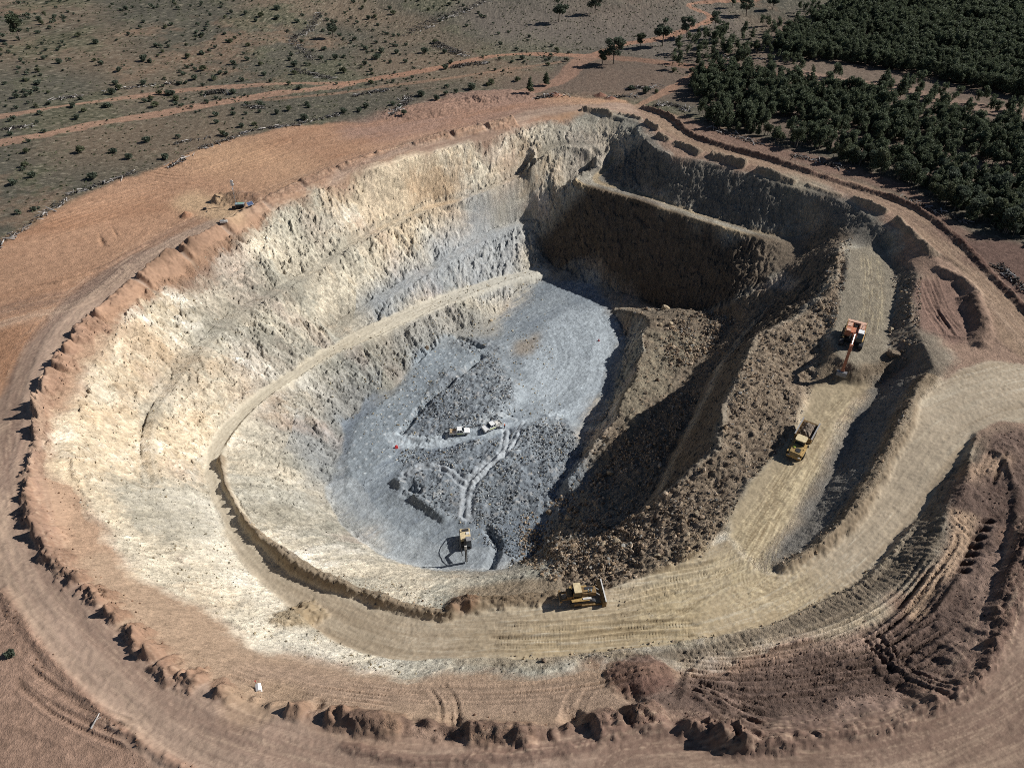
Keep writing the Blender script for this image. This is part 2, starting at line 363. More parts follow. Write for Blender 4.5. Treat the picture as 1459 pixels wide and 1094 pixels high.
disturbed = maskfull(poly([(895,935),(960,942),(1073,925),(1166,898),(1234,868),(1289,846),(1325,812),(1357,729),(1385,670),(1405,612),(1459,600),(1540,620),(1500,720),(1440,850),(1400,955),(1300,1005),(1200,1045),(1060,1055),(985,1035),(930,1000)], -1), 3, 1.0)
H += disturbed * (0.18 * n_fbm_b + 0.34 * samp(T_BLOB, X, Y, 60, .4) + 0.05 * n_rock + .04 * n_fine)
HAS = {}
def bund(pts, hw, h, gap=None, rough=0.25, z=0.0, tint=None, ends=1.2, asym=0.0):
    """a windrow of soil heaped along a line; gap = list of arc fractions where it is cut through"""
    global H
    L = line(pts, z)
    s, D, S, Zl, G, ln = dist(L, xs, ys, hw * 2.2 * max(1, abs(asym)))
    if asym: D = np.where(G * asym > 0, D / abs(asym), D)
    d = D + rough * n_fbm_b[s] * hw * 0.5
    prof = np.clip(1.15 - np.maximum(d, 0) / hw, 0, 1)
    e = np.clip(np.minimum(S, ln - S) / ends, 0, 1)
    prof = prof * e * (1 + 0.25 * n_fbm[s]) * (D < hw * 2)
    H[s] += h * prof * (1 + .16 * n_rock[s]) + prof * .06 * n_fine[s]
    return s, prof
TINT = []
def seg_bunds(pts, hw, h, gap=0.7, col=None, rough=0.2, asym=0.0, ends=0.9):
    for a, b in zip(pts[:-1], pts[1:]):
        A, B = np.array(a[:2], float), np.array(b[:2], float)
        wa, wb = np.array(W(*A)), np.array(W(*B)); ln = np.hypot(*(wb - wa))
        f = min(0.4, gap / max(ln, .1))
        P0, P1 = A + (B - A) * f * 0.5, B - (B - A) * f * 0.5
        s, p = bund([tuple(P0), tuple(P1)], hw, h * random.uniform(.85, 1.15), rough=rough, ends=ends, asym=asym)
        if col is not None: TINT.append((s, np.clip(p * 3, 0, 1), col))
ORANGE = C(170, 124, 92); PINK = C(160, 124, 103)
seg_bunds(BUND_LEFT, 1.5, 1.45, .9, C(162, 127, 101), .5, 2.4)
seg_bunds(BUND_LOW[:11], 1.6, 2.0, .5, C(152, 120, 98), .9, 2.2)
seg_bunds(BUND_LOW[10:], 1.7, 1.9, .4, C(140, 108, 86), 1.3, 1.5)
seg_bunds([(395,1003),(450,1014),(592,1034)], 2.2, 1.7, 2.5, C(140, 112, 90), .3)
seg_bunds([(655,1040),(772,1043)], 2.2, 1.9, 1.0, C(140, 112, 90), .3)
seg_bunds([(835,1035),(890,1018),(955,1008)], 2.4, 1.9, 1.0, C(140, 112, 95), .3)
for a, b in (((828,157),(874,164)),((881,163),(915,171)),((919,175),(939,187)),((936,192),(955,201)),((960,203),(999,219)),((1011,220),(1064,236)),((1076,241),(1135,259)),((1148,261),(1202,277)),((1214,280),(1265,304)),((1276,312),(1337,366))):
    seg_bunds([a, b], 1.5, 1.5, 0.0, C(138, 122, 102), .5, ends=.5)
s, p = bund([(912,154),(953,168),(985,193),(1028,209),(1097,228),(1166,250),(1234,271),(1285,288),(1323,308),(1354,332),(1383,359),(1404,382),(1425,404),(1462,442),(1500,480)], 1.3, 1.2, rough=.2); TINT.append((s, np.clip(p * 2, 0, 1), C(92, 66, 56)))
s, p = bund([(0,835),(30,885),(65,930),(100,970),(140,1010),(185,1045),(230,1075),(290,1110)], 1.0, .75, rough=.3); TINT.append((s, np.clip(p * 2, 0, 1), C(150, 118, 98)))
s, p = bund([(480,1062),(583,1082),(651,1080),(771,1072),(840,1060),(891,1042),(985,1036),(1010,1052),(1060,1062),(1140,1056),(1240,1040)], .9, .55, rough=.4); TINT.append((s, np.clip(p * 2, 0, 1), C(120, 95, 82)))
s, p = bund([(975,1020),(1000,1045),(1060,1058),(1140,1052),(1240,1036),(1330,1001),(1395,962),(1425,900),(1450,820),(1475,740)], 1.3, 1.2, rough=.8); TINT.append((s, np.clip(p * 2, 0, 1), C(86, 68, 60)))
s, p = bund([(1378,415),(1392,440),(1400,470),(1398,492)], 2.2, 2.2, rough=.2); TINT.append((s, np.clip(p * 2, 0, 1), C(110, 90, 76)))
s, p = bund([(1330,375),(1375,400),(1400,425)], 1.2, .9, rough=.2)
def zl(pts): return [(x, y, haul_z(x, y)) for x, y in pts]
s, p = bund(zl([(316,650),(322,690),(341,728),(361,758),(404,792),(445,818),(500,840),(531,850),(583,867),(634,874),(655,868)]), 1.2, 1.6, rough=.7); TINT.append((s, np.clip(p * 1.6, 0, 1), C(124, 106, 84)))
s, p = bund(zl([(770,388),(720,403),(651,429),(593,456),(531,487),(480,509),(445,531),(394,563),(363,588),(343,609),(322,640)]), .8, .7, rough=.4)
s, p = bund(zl([(660,864),(700,853),(747,852),(800,846)]), 2.0, 1.2, rough=.5); TINT.append((s, np.clip(p * 1.6, 0, 1), C(128, 108, 84)))
s, p = bund([(1330,532,-.8),(1306,560,-1.2),(1292,590,-2),(1274,625,-2.7),(1244,684,-4.2),(1210,738,-5.6),(1163,782,-6.9),(1108,812,-8)], 2.0, 1.3, rough=.4); TINT.append((s, np.clip(p * 1.6, 0, 1), C(125, 108, 86)))
s, p = bund(zl([(1300,750),(1266,794),(1242,822),(1211,843),(1150,870),(1095,894),(1028,910),(960,918)]), .9, .7, rough=.5)
# heaps of soil
def heap(px, py, z, r, h, col=None, elong=1.0, rot=0.0, rough=.25):
    global H
    cx, cy = W(px, py, z)
    R = r * elong * 1.6 + 1
    i0, i1 = np.searchsorted(xs, [cx - R, cx + R]); j0, j1 = np.searchsorted(ys, [cy - R, cy + R])
    s = (slice(j0, j1), slice(i0, i1))
    dx, dy = X[s] - cx, Y[s] - cy
    c, sn = math.cos(rot), math.sin(rot)
    d = np.hypot((dx * c + dy * sn) / elong, -dx * sn + dy * c) + rough * n_fbm_b[s] * r * .4
    p = np.clip(1.1 - np.maximum(d, 0) / r, 0, 1)
    H[s] += h * p
    if col is not None: TINT.append((s, np.clip(p * 3, 0, 1), col))
heap(338, 283, 0, 4.2, 2.4, C(140, 108, 84), 1.6, 0.0)
heap(368, 284, 0, 2.2, 1.2, C(140, 108, 84), 1.5, 0.2)
heap(309, 286, 0, 1.6, 1.6, C(140, 108, 84)); heap(265, 307, 0, 1.8, 1.4, C(150, 108, 82)); heap(316, 277, 0, 1.0, .9, C(140, 108, 84))
for L_, n_ in ((BUND_LOW, 95), (BUND_BOT, 50), ([(975,1022),(1060,1052),(1240,1036),(1395,965),(1440,860)], 45), ([(290,972),(340,990),(395,1000)], 12), (BUND_LEFT, 20)):
    P_ = np.array(L_, float)
    for q in range(n_):
        a = random.random() * (len(P_) - 1); k_ = int(a); pt = P_[k_] + (P_[min(k_ + 1, len(P_) - 1)] - P_[k_]) * (a - k_)
        heap(pt[0] + random.gauss(0, 8) * pt[1] / 1000, pt[1] + random.gauss(0, 7) * pt[1] / 1000, 0, random.uniform(.5, 1.3), random.uniform(.25, .8), C(146, 116, 94) if pt[0] < 500 else C(112, 90, 76), random.uniform(1, 1.7), random.uniform(0, 3), .9)
heap(658, 853, -15, 3.0, 2.0, C(128, 100, 78)); heap(425, 885, -18.5, 3.2, 1.9, C(150, 130, 100), 1.3, .4, .9)
heap(915, 957, -6, 4.5, 2.2, C(112, 84, 72), 1.1, 0, .4); heap(806, 392, -36, 3.6, 1.8, C(120, 118, 112), 1.6, 0)
heap(700, 137, 0, 6, 1.3, C(146, 118, 102), 2.5, 0.1, .5); heap(618, 157, 0, 7, 1.4, C(148, 118, 100), 2.6, .3, .5)
heap(855, 138, 0, 2.2, 1.5, C(130, 90, 75), 1.3); heap(790, 137, 0, 2.2, 1.3, C(130, 90, 75), 1.3); heap(870, 142, 0, 2.0, 1.2, C(130, 90, 75), 1.3)
for (px, py) in ((640,1020),(815,1012),(1385,0),(445,1000)):
    if py: heap(px, py, 0, 1.6, -1.5, None, 1.3, 1.0, .5)
for k in range(7):                                         # row of dug slots in the soil at right
    heap(1407 - k * 5.5, 742 + k * 11.3, -1, .62, -1.5, C(92, 74, 64), 2.1, 0.1, .2)
# dug-out behind the excavator's bucket, trench at the muck edge
heap(1245, 533, -8.9, 4.0, -1.0, None, 1.5, 0, .3)
heap(372, 990, 0, 5.0, -1.2, C(160, 135, 110), 1.2, .6, .2)
for a, b in (((647,476),(690,496)), ((690,504),(650,538)), ((650,538),(600,576)), ((600,576),(568,618))):
    bund([(a[0], a[1], -36.3), (b[0], b[1], -36.3)], 1.1, -1.1, rough=.4)
bund([(690,750,-37.5),(708,770,-37.5),(705,790,-37.5),(695,812,-37.5)], 1.2, -1.2, rough=.4)
bund([(560,680,-37),(580,700,-37),(610,722,-37),(640,740,-37)], 1.2, .9, rough=.3)
bund([(575,690,-37),(598,705,-37)], 2.2, -1.4, rough=.4)

# ------------------------------------------------------------------ colour of the ground
A = np.empty((NY, NX, 3), np.float32)
def mixc(a, b, t): return a * (1 - t[..., None]) + b * t[..., None]
sm = lambda v, a, b: np.clip((v - a) / (b - a), 0, 1)
A[:] = C(88, 84, 72)
A[:] = mixc(A, C(128, 108, 88), sm(n_blob2, -.4, 1.6) * .6)
A[:] = mixc(A, C(140, 112, 90), sm(n_fbm, .9, 2.0) * .6)
A[:] = mixc(A, C(92, 90, 70), sm(n_fbm_b, .3, 1.6) * .7)
A[:] = mixc(A, C(140, 130, 112), sm(n_fine, .5, 2.0) * .6)
A[:] = mixc(A, C(62, 64, 50), sm(-n_fine + .5 * n_fbm_b, .8, 2.0) * .7)
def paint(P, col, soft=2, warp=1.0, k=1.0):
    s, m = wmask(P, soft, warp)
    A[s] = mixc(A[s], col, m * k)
def paint_m(m, col, k=1.0): A[:] = mixc(A, col, m * k)
def paint_line(pts, w, col, z=0.0, k=1.0, ruts=True):
    L = line(pts, z)
    s, D, S, Zl, G, ln = dist(L, xs, ys, w * 1.6 + 2)
    d = D + n_fbm_b[s] * .35 * min(w, 3) * .5
    m = np.clip((w - d) / 0.8, 0, 1) * k
    if ruts: m = m * (0.82 + 0.18 * np.clip(samp(T_FBM, S * .25, D * G * 3 + 40, 60), -1, 1))
    A[s] = mixc(A[s], col, m)
# far clearing at upper right, more red soil around the tracks
paint(poly([(640,0),(990,0),(1090,40),(960,100),(860,70),(700,62)]), C(112, 102, 92), 12, 3, .8)
paint(poly([(700,130),(800,85),(960,90),(1080,60),(1160,20),(1300,0),(1459,0),(1459,330),(1300,240),(1000,160),(900,140)]), C(108, 92, 80), 8, 3, .8)
TR = C(158, 124, 102)
paint_line([(-60,176),(0,168),(103,151),(206,135),(257,127),(308,122),(400,119),(500,118)], 2.6, TR, k=.85)
paint_line([(-60,212),(0,202),(69,190),(137,175),(206,164),(274,151),(377,135),(446,127),(500,119)], 3.4, TR, k=.95)
paint_line([(490,119),(549,110),(617,98),(686,82),(737,77),(788,77),(840,79),(857,74),(891,62),(943,55),(994,41),(1011,34),(1004,26),(980,15),(1011,9),(1063,7),(1114,0),(1160,-8)], 2.8, C(160, 120, 96), k=.9)
paint_line([(380,142),(480,133),(560,122),(640,112),(720,100),(800,88)], 1.6, C(150, 118, 95), k=.6)
paint_line([(845,79),(823,89),(806,110),(771,125),(737,134),(715,142)], 4.0, C(150, 116, 96), k=.8)
paint_line([(905,153),(943,134),(980,113),(1010,100)], 2.6, C(150, 116, 94), k=.9)
paint_line([(860,80),(930,88),(1000,98),(1063,103),(1100,108)], 3.2, C(145, 108, 86), k=.7)
paint_line([(1140,106),(1200,117),(1286,127),(1371,144),(1459,158),(1540,175)], 5.5, C(138, 114, 98), k=.8, ruts=False)
paint(poly([(-90,500),(40,470),(140,440),(480,235),(760,160),(900,150),(985,190),(1235,268),(1400,375),(1540,520),(1540,1140),(-90,1140)]), C(150, 124, 105), 3, 1.0)
# orange stripped platform
P_PLAT = poly([(-80,370),(0,345),(20,335),(60,310),(100,283),(160,258),(205,243),(250,228),(300,207),(340,197),(400,182),(480,172),(530,172),(560,168),(600,150),(690,135),(740,142),(800,138),(900,146),(908,160),(840,162),(760,166)] + BUND_LEFT[1:] + [(80,520),(0,640),(-80,640)])
paint(P_PLAT, C(168, 131, 103), 2, 1.5)
paint(poly([(480,172),(600,150),(690,137),(750,142),(840,150),(740,165),(600,195),(500,205)]), C(152, 122, 106), 10, 3, .85)
s, m = wmask(P_PLAT, 3, 1.5)
st = samp(T_FBM, X[s] * .35 + Y[s] * .2, Y[s] * 1.5 - X[s], 160)
A[s] = mixc(A[s], C(152, 112, 84), m * sm(st, .2, 1.8) * .7)
A[s] = mixc(A[s], C(186, 150, 116), m * sm(n_blob2[s], .2, 1.6) * .6)
# whole pit surround
paint(poly(BUND_LEFT[4:] + BUND_LOW + [(330,1000)] + BUND_BOT + [(960,1012),(960,940)] + CREST[::-1][:-8]), C(164, 135, 110), 2, 1.0)
paint(poly([(137,775,-3),(100,790),(120,835),(222,938),(330,995),(450,1014),(640,1036),(815,1034),(930,1010),(985,1030),(960,940,-9),(823,950,-11),(634,958,-11.5),(500,955,-12),(394,925,-11.5),(291,870,-9),(185,808,-5.5)]), C(162, 137, 113), 3, 1.2)
paint(poly([(360,945,-8),(700,970,-8),(960,950,-7),(985,1030),(800,1030),(500,1015),(380,990)]), C(156, 132, 112), 8, 2.5, .7)
paint(poly([(-80,800),(0,850),(100,985),(200,1070),(290,1130),(-80,1130)]), C(148, 120, 101), 4, 1.5)
paint(poly([(-80,450),(42,472),(20,540),(-80,700)]), C(150, 112, 84), 4, 1.5, .8)
# rim road
RIM = [(-20,880),(20,560)]
paint(poly([(-90,660),(-20,600),(10,540),(48,475),(95,425),(160,380),(235,342),(300,312),(335,300),(395,272),(470,240),(560,212),(660,186),(740,160),(800,150),(880,148),(905,152),(912,163),(880,160),(830,158),(760,165),(735,176),(690,186),(640,197),(585,211),(532,226),(478,247),(427,268),(377,296),(318,330),(256,368),(197,408),(133,460),(100,500),(72,540),(52,590),(42,640),(38,700),(52,760),(88,810),(140,870),(210,940),(300,985),(380,1020),(480,1055),(583,1080),(651,1078),(771,1070),(840,1058),(985,1036),(1060,1060),(1240,1040),(1330,1005),(1395,968),(1440,860),(1480,780),(1540,780),(1540,1140),(250,1140),(185,1060),(100,985),(0,850),(-90,790)]), C(160, 136, 117), 2, .8)
paint(poly([(985,1036),(1060,1060),(1240,1040),(1330,1005),(1395,968),(1440,860),(1480,780),(1540,780),(1540,1140),(820,1140),(880,1080)]), C(122, 99, 84), 14, 4, .9)
paint(poly([(905,150),(960,165),(990,188),(1040,206),(1100,224),(1166,245),(1234,266),(1290,286),(1330,308),(1370,345),(1410,388),(1465,448),(1540,520),(1540,545),(1459,515),(1425,490),(1410,440),(1375,385),(1330,350),(1290,312),(1240,288),(1180,264),(1114,246),(1040,224),(980,206),(930,178)]), C(146, 122, 100), 2, .6)
paint(poly([(1320,306),(1380,335),(1459,350),(1540,380),(1540,520),(1462,444),(1404,382),(1354,332)]), C(106, 82, 72), 5, 2, .9)
paint(poly([(985,195),(1040,205),(1166,244),(1300,285),(1350,320),(1390,340),(1300,262),(1150,215),(1020,180),(960,165)]), C(128, 100, 86), 5, 2, .8)
# pit walls
cream = C(228, 212, 180, .86); white = C(248, 240, 222, .92); ochre = C(222, 186, 132, .86); greyw = C(188, 182, 160, .92); tanw = C(206, 180, 140, .92); pinkw = C(204, 172, 154, .68)
cxp, cyp = 8.0, 150.0
Wc = np.empty_like(A); Wc[:] = cream
Wc = mixc(Wc, greyw, sm(n_blob2 + .5 * f_fbm + .1 * streak, -.2, 1.7) * .6)
Wc = mixc(Wc, ochre, sm(-n_blob + .6 * n_fbm + .6 * f_fbm, .5, 2.0) * .55)
Wc = mixc(Wc, tanw, sm(n_fbm_b + .3 * n_blob, .3, 1.6) * .7)
Wc = mixc(Wc, pinkw, sm(samp(T_BLOB, X, Y, 90, 1.7, .2, .9), 1.1, 2.0) * .6)
Wc = mixc(Wc, white, sm(.3 * streak + .6 * n_fbm + .6 * f_rock, .7, 2.0) * .55)
deep = sm(-H, 22, 33)
Wc = mixc(Wc, C(150, 148, 140, .66), deep * sm(n_blob2 + n_fbm * .4, -.9, .5) * .8)
Wc = mixc(Wc, C(176, 168, 150, .66), sm(X, -5, 25) * sm(Y, 150, 190) * .6)
Wc = mixc(Wc, C(164, 160, 142, .85), sm(f_blob + .6 * f_fbm, .5, 1.9) * .75)
Wc = mixc(Wc, C(212, 166, 112, .76), sm(-f_blob + .7 * f_ridge, .9, 2.0) * .5)
Wc = mixc(Wc, C(204, 166, 152, .76), sm(samp(T_BLOB, FU, FV, 55, 1.5, .3), 1.3, 2.2) * .5)
Wc *= (1 + .15 * f_fine + .08 * f_cell + .09 * f_rock)[..., None]
Wc = mixc(Wc, np.broadcast_to(Wc.mean(-1, keepdims=True), Wc.shape), np.full((NY, NX), .18, np.float32))
M_PITC = np.zeros((NY, NX), np.float32); s, m = wmask(poly(CREST + [(960,938,-9.5),(1073,921,-8),(1166,894,-6.5),(1234,863,-5.2),(1289,842,-4),(1320,812,-2.6),(1330,788,-2),(1357,729,-1),(1385,670,-.7)] + CREST_R[::-1]), 4, 2.2); M_PITC[s] = m
M_PITC = np.clip(M_PITC + .22 * (f_fbm * .5 + n_fbm_b) * (M_PITC > .02) * (M_PITC < .98), 0, 1)
A[:] = mixc(A, Wc, M_PITC)
s, m = wmask(poly([(137,775,-4),(240,838,-7.5),(343,896,-10.5),(446,942,-12),(583,962,-11.5),(640,948,-13),(583,940,-16),(480,915,-17.5),(387,840,-20),(322,768,-21),(260,700,-18),(180,690,-9)]), 8, 2)
A[s] = mixc(A[s], white, m * sm(n_fbm[s] + .3 * streak[s], -1.0, 1.0) * .5)
# benches carry grey dust
for l in (BENCH_L, BENCH_LB, L2, L2B, BENCH_C, BENCH_CF): paint_line(l, 1.7, C(176, 168, 150, .70), k=.4, ruts=False)
for pp, kk in (([(540,425,-27),(640,345,-24),(760,300,-22),(772,375,-34),(700,395,-32),(640,415,-30),(520,465,-27)], .75), ([(640,436,-32),(780,392,-35),(735,412,-36),(690,465,-36),(600,515,-36),(560,500,-31)], .5), ([(470,600,-35),(520,560,-35),(520,520,-31),(440,590,-28),(420,650,-27),(470,690,-36)], .4)):
    paint(poly(pp), C(158, 166, 172, .95), 9, 4, kk)
for l in (BENCH1, BENCH1B): paint_line(l, 1.3, C(178, 158, 126), k=.95, ruts=False)
# shaded right walls: brown and grey rock, colours darkened to deepen their shade
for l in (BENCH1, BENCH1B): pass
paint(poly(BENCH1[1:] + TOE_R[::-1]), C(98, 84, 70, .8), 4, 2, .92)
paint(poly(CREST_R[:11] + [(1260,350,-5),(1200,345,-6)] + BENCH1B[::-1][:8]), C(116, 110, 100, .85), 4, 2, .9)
paint(poly([(1085,285,-8),(1130,290,-9),(1160,330,-14),(1100,335,-14)]), C(150, 138, 116), 4, 2, .6)
# the slopes of broken ground at right are brown, not cream
paint(poly([(1215,335,-4.5),(1200,345,-5),(1196,370,-5),(1168,430,-6.2),(1078,477,-7.5),(1041,552,-8),(1024,640,-9.2),(964,686,-13),(914,733,-18),(850,770,-26)] + RTOE[::-1] + [(1100,400,-20),(1158,350,-14)]), C(112, 98, 82), 4, 1.5, .95)
paint(poly([(1075,342,-13),(1150,335,-12),(1165,352,-12),(1120,376,-14),(1085,395,-17),(1060,370,-16)]), C(128, 114, 96), 6, 3, .6)
paint(poly([(1320,380),(1265,345,-4),(1280,412,-5),(1268,480,-5),(1250,550,-8.8),(1190,640,-9),(1145,713,-9.3),(1083,800,-9.4),(1112,815,-8),(1205,745,-5.6),(1300,570,-1.2),(1345,520,-.8),(1330,460)]), C(128, 116, 100), 4, 1.0, .95)
paint(poly(zl(HAUL_OUT[2:19]) + BANKTOP[::-1] + [(1440,600)]), C(126, 112, 94), 5, 1.0, .95)
paint(poly(zl([(908,915),(823,928),(737,934),(640,934),(640,950),(737,952),(823,948),(908,935)])), C(160, 142, 116), 5, 1.5, .8)
paint(poly(zl([(640,866),(747,850),(860,836),(860,815),(780,800),(700,806),(640,815)])), C(150, 132, 108), 6, 2, .9)
paint(poly([(1160,478,-6),(1200,500,-5.5),(1262,500,-5.5),(1275,530,-7),(1240,562,-9),(1165,562,-9)]), C(124, 108, 88), 4, 1.5, .95)
# rubble banks, middle level, floor
paint_m(np.clip(M_MID, 0, 1), C(136, 122, 104, .85)); paint_m(np.clip(M_MID * sm(n_blob2, -.6, .8), 0, 1), C(146, 140, 126, .85), .8)
paint(poly([(930,470,-31),(1000,470,-29),(960,530,-28),(900,620,-31),(885,600,-31),(915,540,-31)]), C(150, 140, 118), 4, 2, .6)
paint_m(M_RUB, C(150, 132, 110, .9))
paint_m(M_RUB * sm(n_id, .2, 1.6), C(166, 148, 126), .6); paint_m(M_RUB * sm(-n_id, .3, 1.5), C(88, 74, 62), .7)
paint_m(M_MID * sm(n_id, .6, 1.9), C(170, 148, 122), .5)
paint_m(M_DIG, C(140, 130, 112)); paint_m(M_PLAT if False else maskfull(P_PLATR, 3, 1), C(132, 106, 92))
paint(poly([(1285,520,-7),(1240,560,-8.7),(1185,680,-9),(1110,790,-9.3),(1108,808,-8),(1160,781,-6.9),(1240,684,-4.2),(1290,585,-2),(1310,540,-1)]), C(136, 132, 124, .85), 3, 1.5, .8)
M_FLS = maskfull(P_FLOOR, 6, 3.0)
paint_m(M_FLS, C(138, 145, 149, .92))
paint_m(M_FLOOR * sm(n_blob2, -.2, 1.2), C(118, 128, 138, .95), .8)
fst = samp(T_FBM2, X * .3 + Y * .25, (Y - X * .9) * 1.6, 110) + .7 * samp(T_FINE, (X + Y * .9) * .05, (Y - X * .9) * .9, 60)
paint_m(M_FLOOR * sm(fst, .1, 1.4), C(170, 178, 182, .92), .65); paint_m(M_FLOOR * sm(-fst, .4, 1.5), C(112, 120, 128, .95), .6)
H += M_FLOOR * .05 * fst
paint(poly([(600,450,-33),(700,425,-35),(700,470,-36.5),(620,510,-36.5),(560,555,-36.5),(510,580,-36)]), C(176, 170, 156, .75), 6, 2.5, .6)
paint_m(M_BLAST, C(142, 150, 154, .92), .7)
paint_m(M_MUCK, C(126, 131, 134, .95), .5); paint_m(M_MUCK * sm(n_id, .8, 1.9), C(170, 168, 164), .6); paint_m(M_MUCK * sm(-n_id, .7, 1.7), C(82, 86, 90), .55)
paint(poly([(722,478,-37),(760,470,-37),(750,505,-37),(715,505,-37)]), C(150, 128, 98), 4, 2, .5)
LT = C(178, 186, 190, .92)
P_TRK = poly([(770,470,-37),(800,440,-37),(870,440,-37),(874,500,-37),(860,560,-37),(830,600,-37),(770,610,-37),(790,570,-37),(740,520,-37)])
s, m = wmask(P_TRK, 6, 1.5)
arc = np.hypot(X[s] + 12, Y[s] - 176) + .6 * n_fbm_b[s]
arcn = samp(T_FINE, arc * .9, ang[s] * 2, 50) + .6 * samp(T_FBM, arc * 2.2, ang[s] * 14, 50)
A[s] = mixc(A[s], LT, m * (.35 + .6 * sm(arcn, -.8, 1.4))); A[s] = mixc(A[s], C(122, 128, 132), m * sm(-arcn, .6, 2.2) * .6)
H[s] += .06 * m * samp(T_FBM, arc * 2.2, ang[s] * 14, 50)
AVOID = np.zeros((NY, NX), np.float32)
def track(pts, w, col, z=-37, k=.8, rut=.0):
    global H
    L = line(pts, z); s, D, S, Zl, G, ln = dist(L, xs, ys, w * 2 + 1)
    m = np.clip((w - D - .3 * n_fbm_b[s]) / .5, 0, 1); tr = samp(T_FBM, S * .2, D * G * 3.5, 40)
    AVOID[s] = np.maximum(AVOID[s], m)
    A[s] = mixc(A[s], col, np.clip(m * k * (.85 + .3 * np.clip(tr, -1, 1)), 0, 1))
    H[s] += m * (rut * np.cos(D * G * 2 * math.pi / 1.9) + .03 * tr) - M_MUCK[s] * m * .25 * (1 - rut)
track([(560,622),(600,630),(640,627),(700,614),(745,602),(790,592),(830,575),(850,530),(858,480)], 2.3, LT, k=.9)
track([(560,634),(600,631),(640,628)], 1.2, LT)
track([(722,612),(716,645),(690,665),(670,690),(665,730)], 1.9, C(176, 180, 182), -36.5, .75, .22)
track([(745,600),(726,640),(700,660),(668,685),(640,668),(610,662),(580,672)], 1.6, C(176, 180, 182), -36.5, .7, .22)
track([(690,600),(710,590),(735,596)], 1.6, C(180, 184, 184), -36.5, .6, .15)
track([(490,700),(520,745),(570,782),(640,800),(700,800)], 4.5, C(168, 172, 172), -37.6, .6)
# drill cuttings: pale dots on the blast floor
b0, b1 = np.array(W(640, 482, -36)), np.array(W(500, 650, -36))
dr = (b1 - b0) / np.hypot(*(b1 - b0)); nr = np.array([-dr[1], dr[0]])
for i in range(20):
    for j in range(-2, 9):
        c = b0 + dr * (i * 2.9 + (j % 2) * 1.4) + nr * (j * 2.5 - 2) + RNG.normal(0, .22, 2)
        i0, i1 = np.searchsorted(xs, [c[0] - .8, c[0] + .8]); j0, j1 = np.searchsorted(ys, [c[1] - .8, c[1] + .8])
        s = (slice(j0, j1), slice(i0, i1))
        if M_BLAST[s].size == 0 or M_BLAST[s].mean() < .5: continue
        p = np.clip(1 - np.hypot(X[s] - c[0], Y[s] - c[1]) / .48, 0, 1)
        H[s] += .16 * p; A[s] = mixc(A[s], C(206, 208, 206), np.clip(p * 1.6, 0, 1) * .5)
# haul roads
M_FORK = maskfull(poly([(1035,740,-9.3),(1110,745,-9.3),(1085,800,-9.3),(1180,830,-8),(1060,880,-10),(900,900,-12),(930,815,-11.5)]), 10, 2)
hr = C(174, 158, 134)
s, D, S, Zl, G, ln = dist(line(HAUL), xs, ys, 16)
mm = M_HAUL[s]
cr = samp(T_FBM, S * .16, D * G * 2.2, 60); cr2 = samp(T_FBM2, S * .05, D * G * 1.0, 50, 0, .3, .3)
base = np.empty(mm.shape + (3,), np.float32); base[:] = hr
base = mixc(base, C(196, 184, 160), sm(cr + .5 * cr2, .1, 1.6) * .75); base = mixc(base, C(146, 128, 104), sm(-cr2 - .4 * cr, .2, 1.6) * .7)
base = mixc(base, C(194, 184, 162), sm(-Zl, 19, 24) * .8); base = mixc(base, C(184, 182, 172), sm(-Zl, 28, 34) * .7)
base = mixc(base, C(184, 162, 120), sm(n_blob2[s], .3, 1.5) * .5 * sm(-Zl, 3, 8) * sm(Zl, -20, -14))
A[s] = mixc(A[s], base, mm)
rt = samp(T_FINE, S * .05, D * G * 1.3, 60); rt2 = samp(T_FINE, S * .09, D * G * 2.4 + 9, 60, .02)
A[s] = mixc(A[s], C(206, 196, 174), mm * sm(rt + .5 * rt2, .3, 2.0) * sm(n_fbm_b[s] + n_blob2[s], -1.2, 1.2) * .55); A[s] = mixc(A[s], C(124, 108, 86), mm * sm(-rt - .5 * rt2, .5, 2.2) * sm(-n_fbm[s] + n_blob2[s], -1.0, 1.4) * .5)
H[s] += mm * (.05 * cr + .04 * cr2 + .03 * rt)
side = samp(T_FBM, X * .25 - Y * .1, (X * .8 - Y * .55) * 2.5, 60)
A[:] = mixc(A, mixc(np.broadcast_to(C(162, 146, 118), A.shape), C(126, 110, 86), sm(side, .1, 1.5) * .8), M_SIDE)
A[:] = mixc(A, C(188, 168, 126), M_FORK * .35 * sm(n_fbm, -1, 1))
# disturbed soil at right
dcol = mixc(np.broadcast_to(C(102, 84, 74), A.shape), C(138, 116, 102), sm(n_fbm + .5 * n_blob2, .3, 1.4) * .8)
dcol = mixc(dcol, C(80, 60, 52), sm(-n_fbm_b - .3 * n_fbm, .4, 1.5) * .6)
A[:] = mixc(A, dcol, disturbed * .95)
paint(poly([(1357,729,-1),(1395,742,-1),(1385,775,-1),(1340,830,-2),(1290,885,-3),(1283,870,-3),(1322,815,-2.5),(1340,775,-1.8)]), C(182, 154, 126), 2, 1, .9)
paint(poly([(1395,640),(1440,640),(1400,700,-.8),(1380,700,-.8)]), C(176, 148, 122), 4, 2, .8)
paint(poly([(1430,760),(1459,765),(1430,800),(1425,800)]), C(178, 142, 118), 3, 1, .7)
paint(poly([(1130,905,-6.5),(1240,880,-5),(1200,925,-5),(1120,920,-6.5)]), C(154, 132, 114), 4, 2, .7)
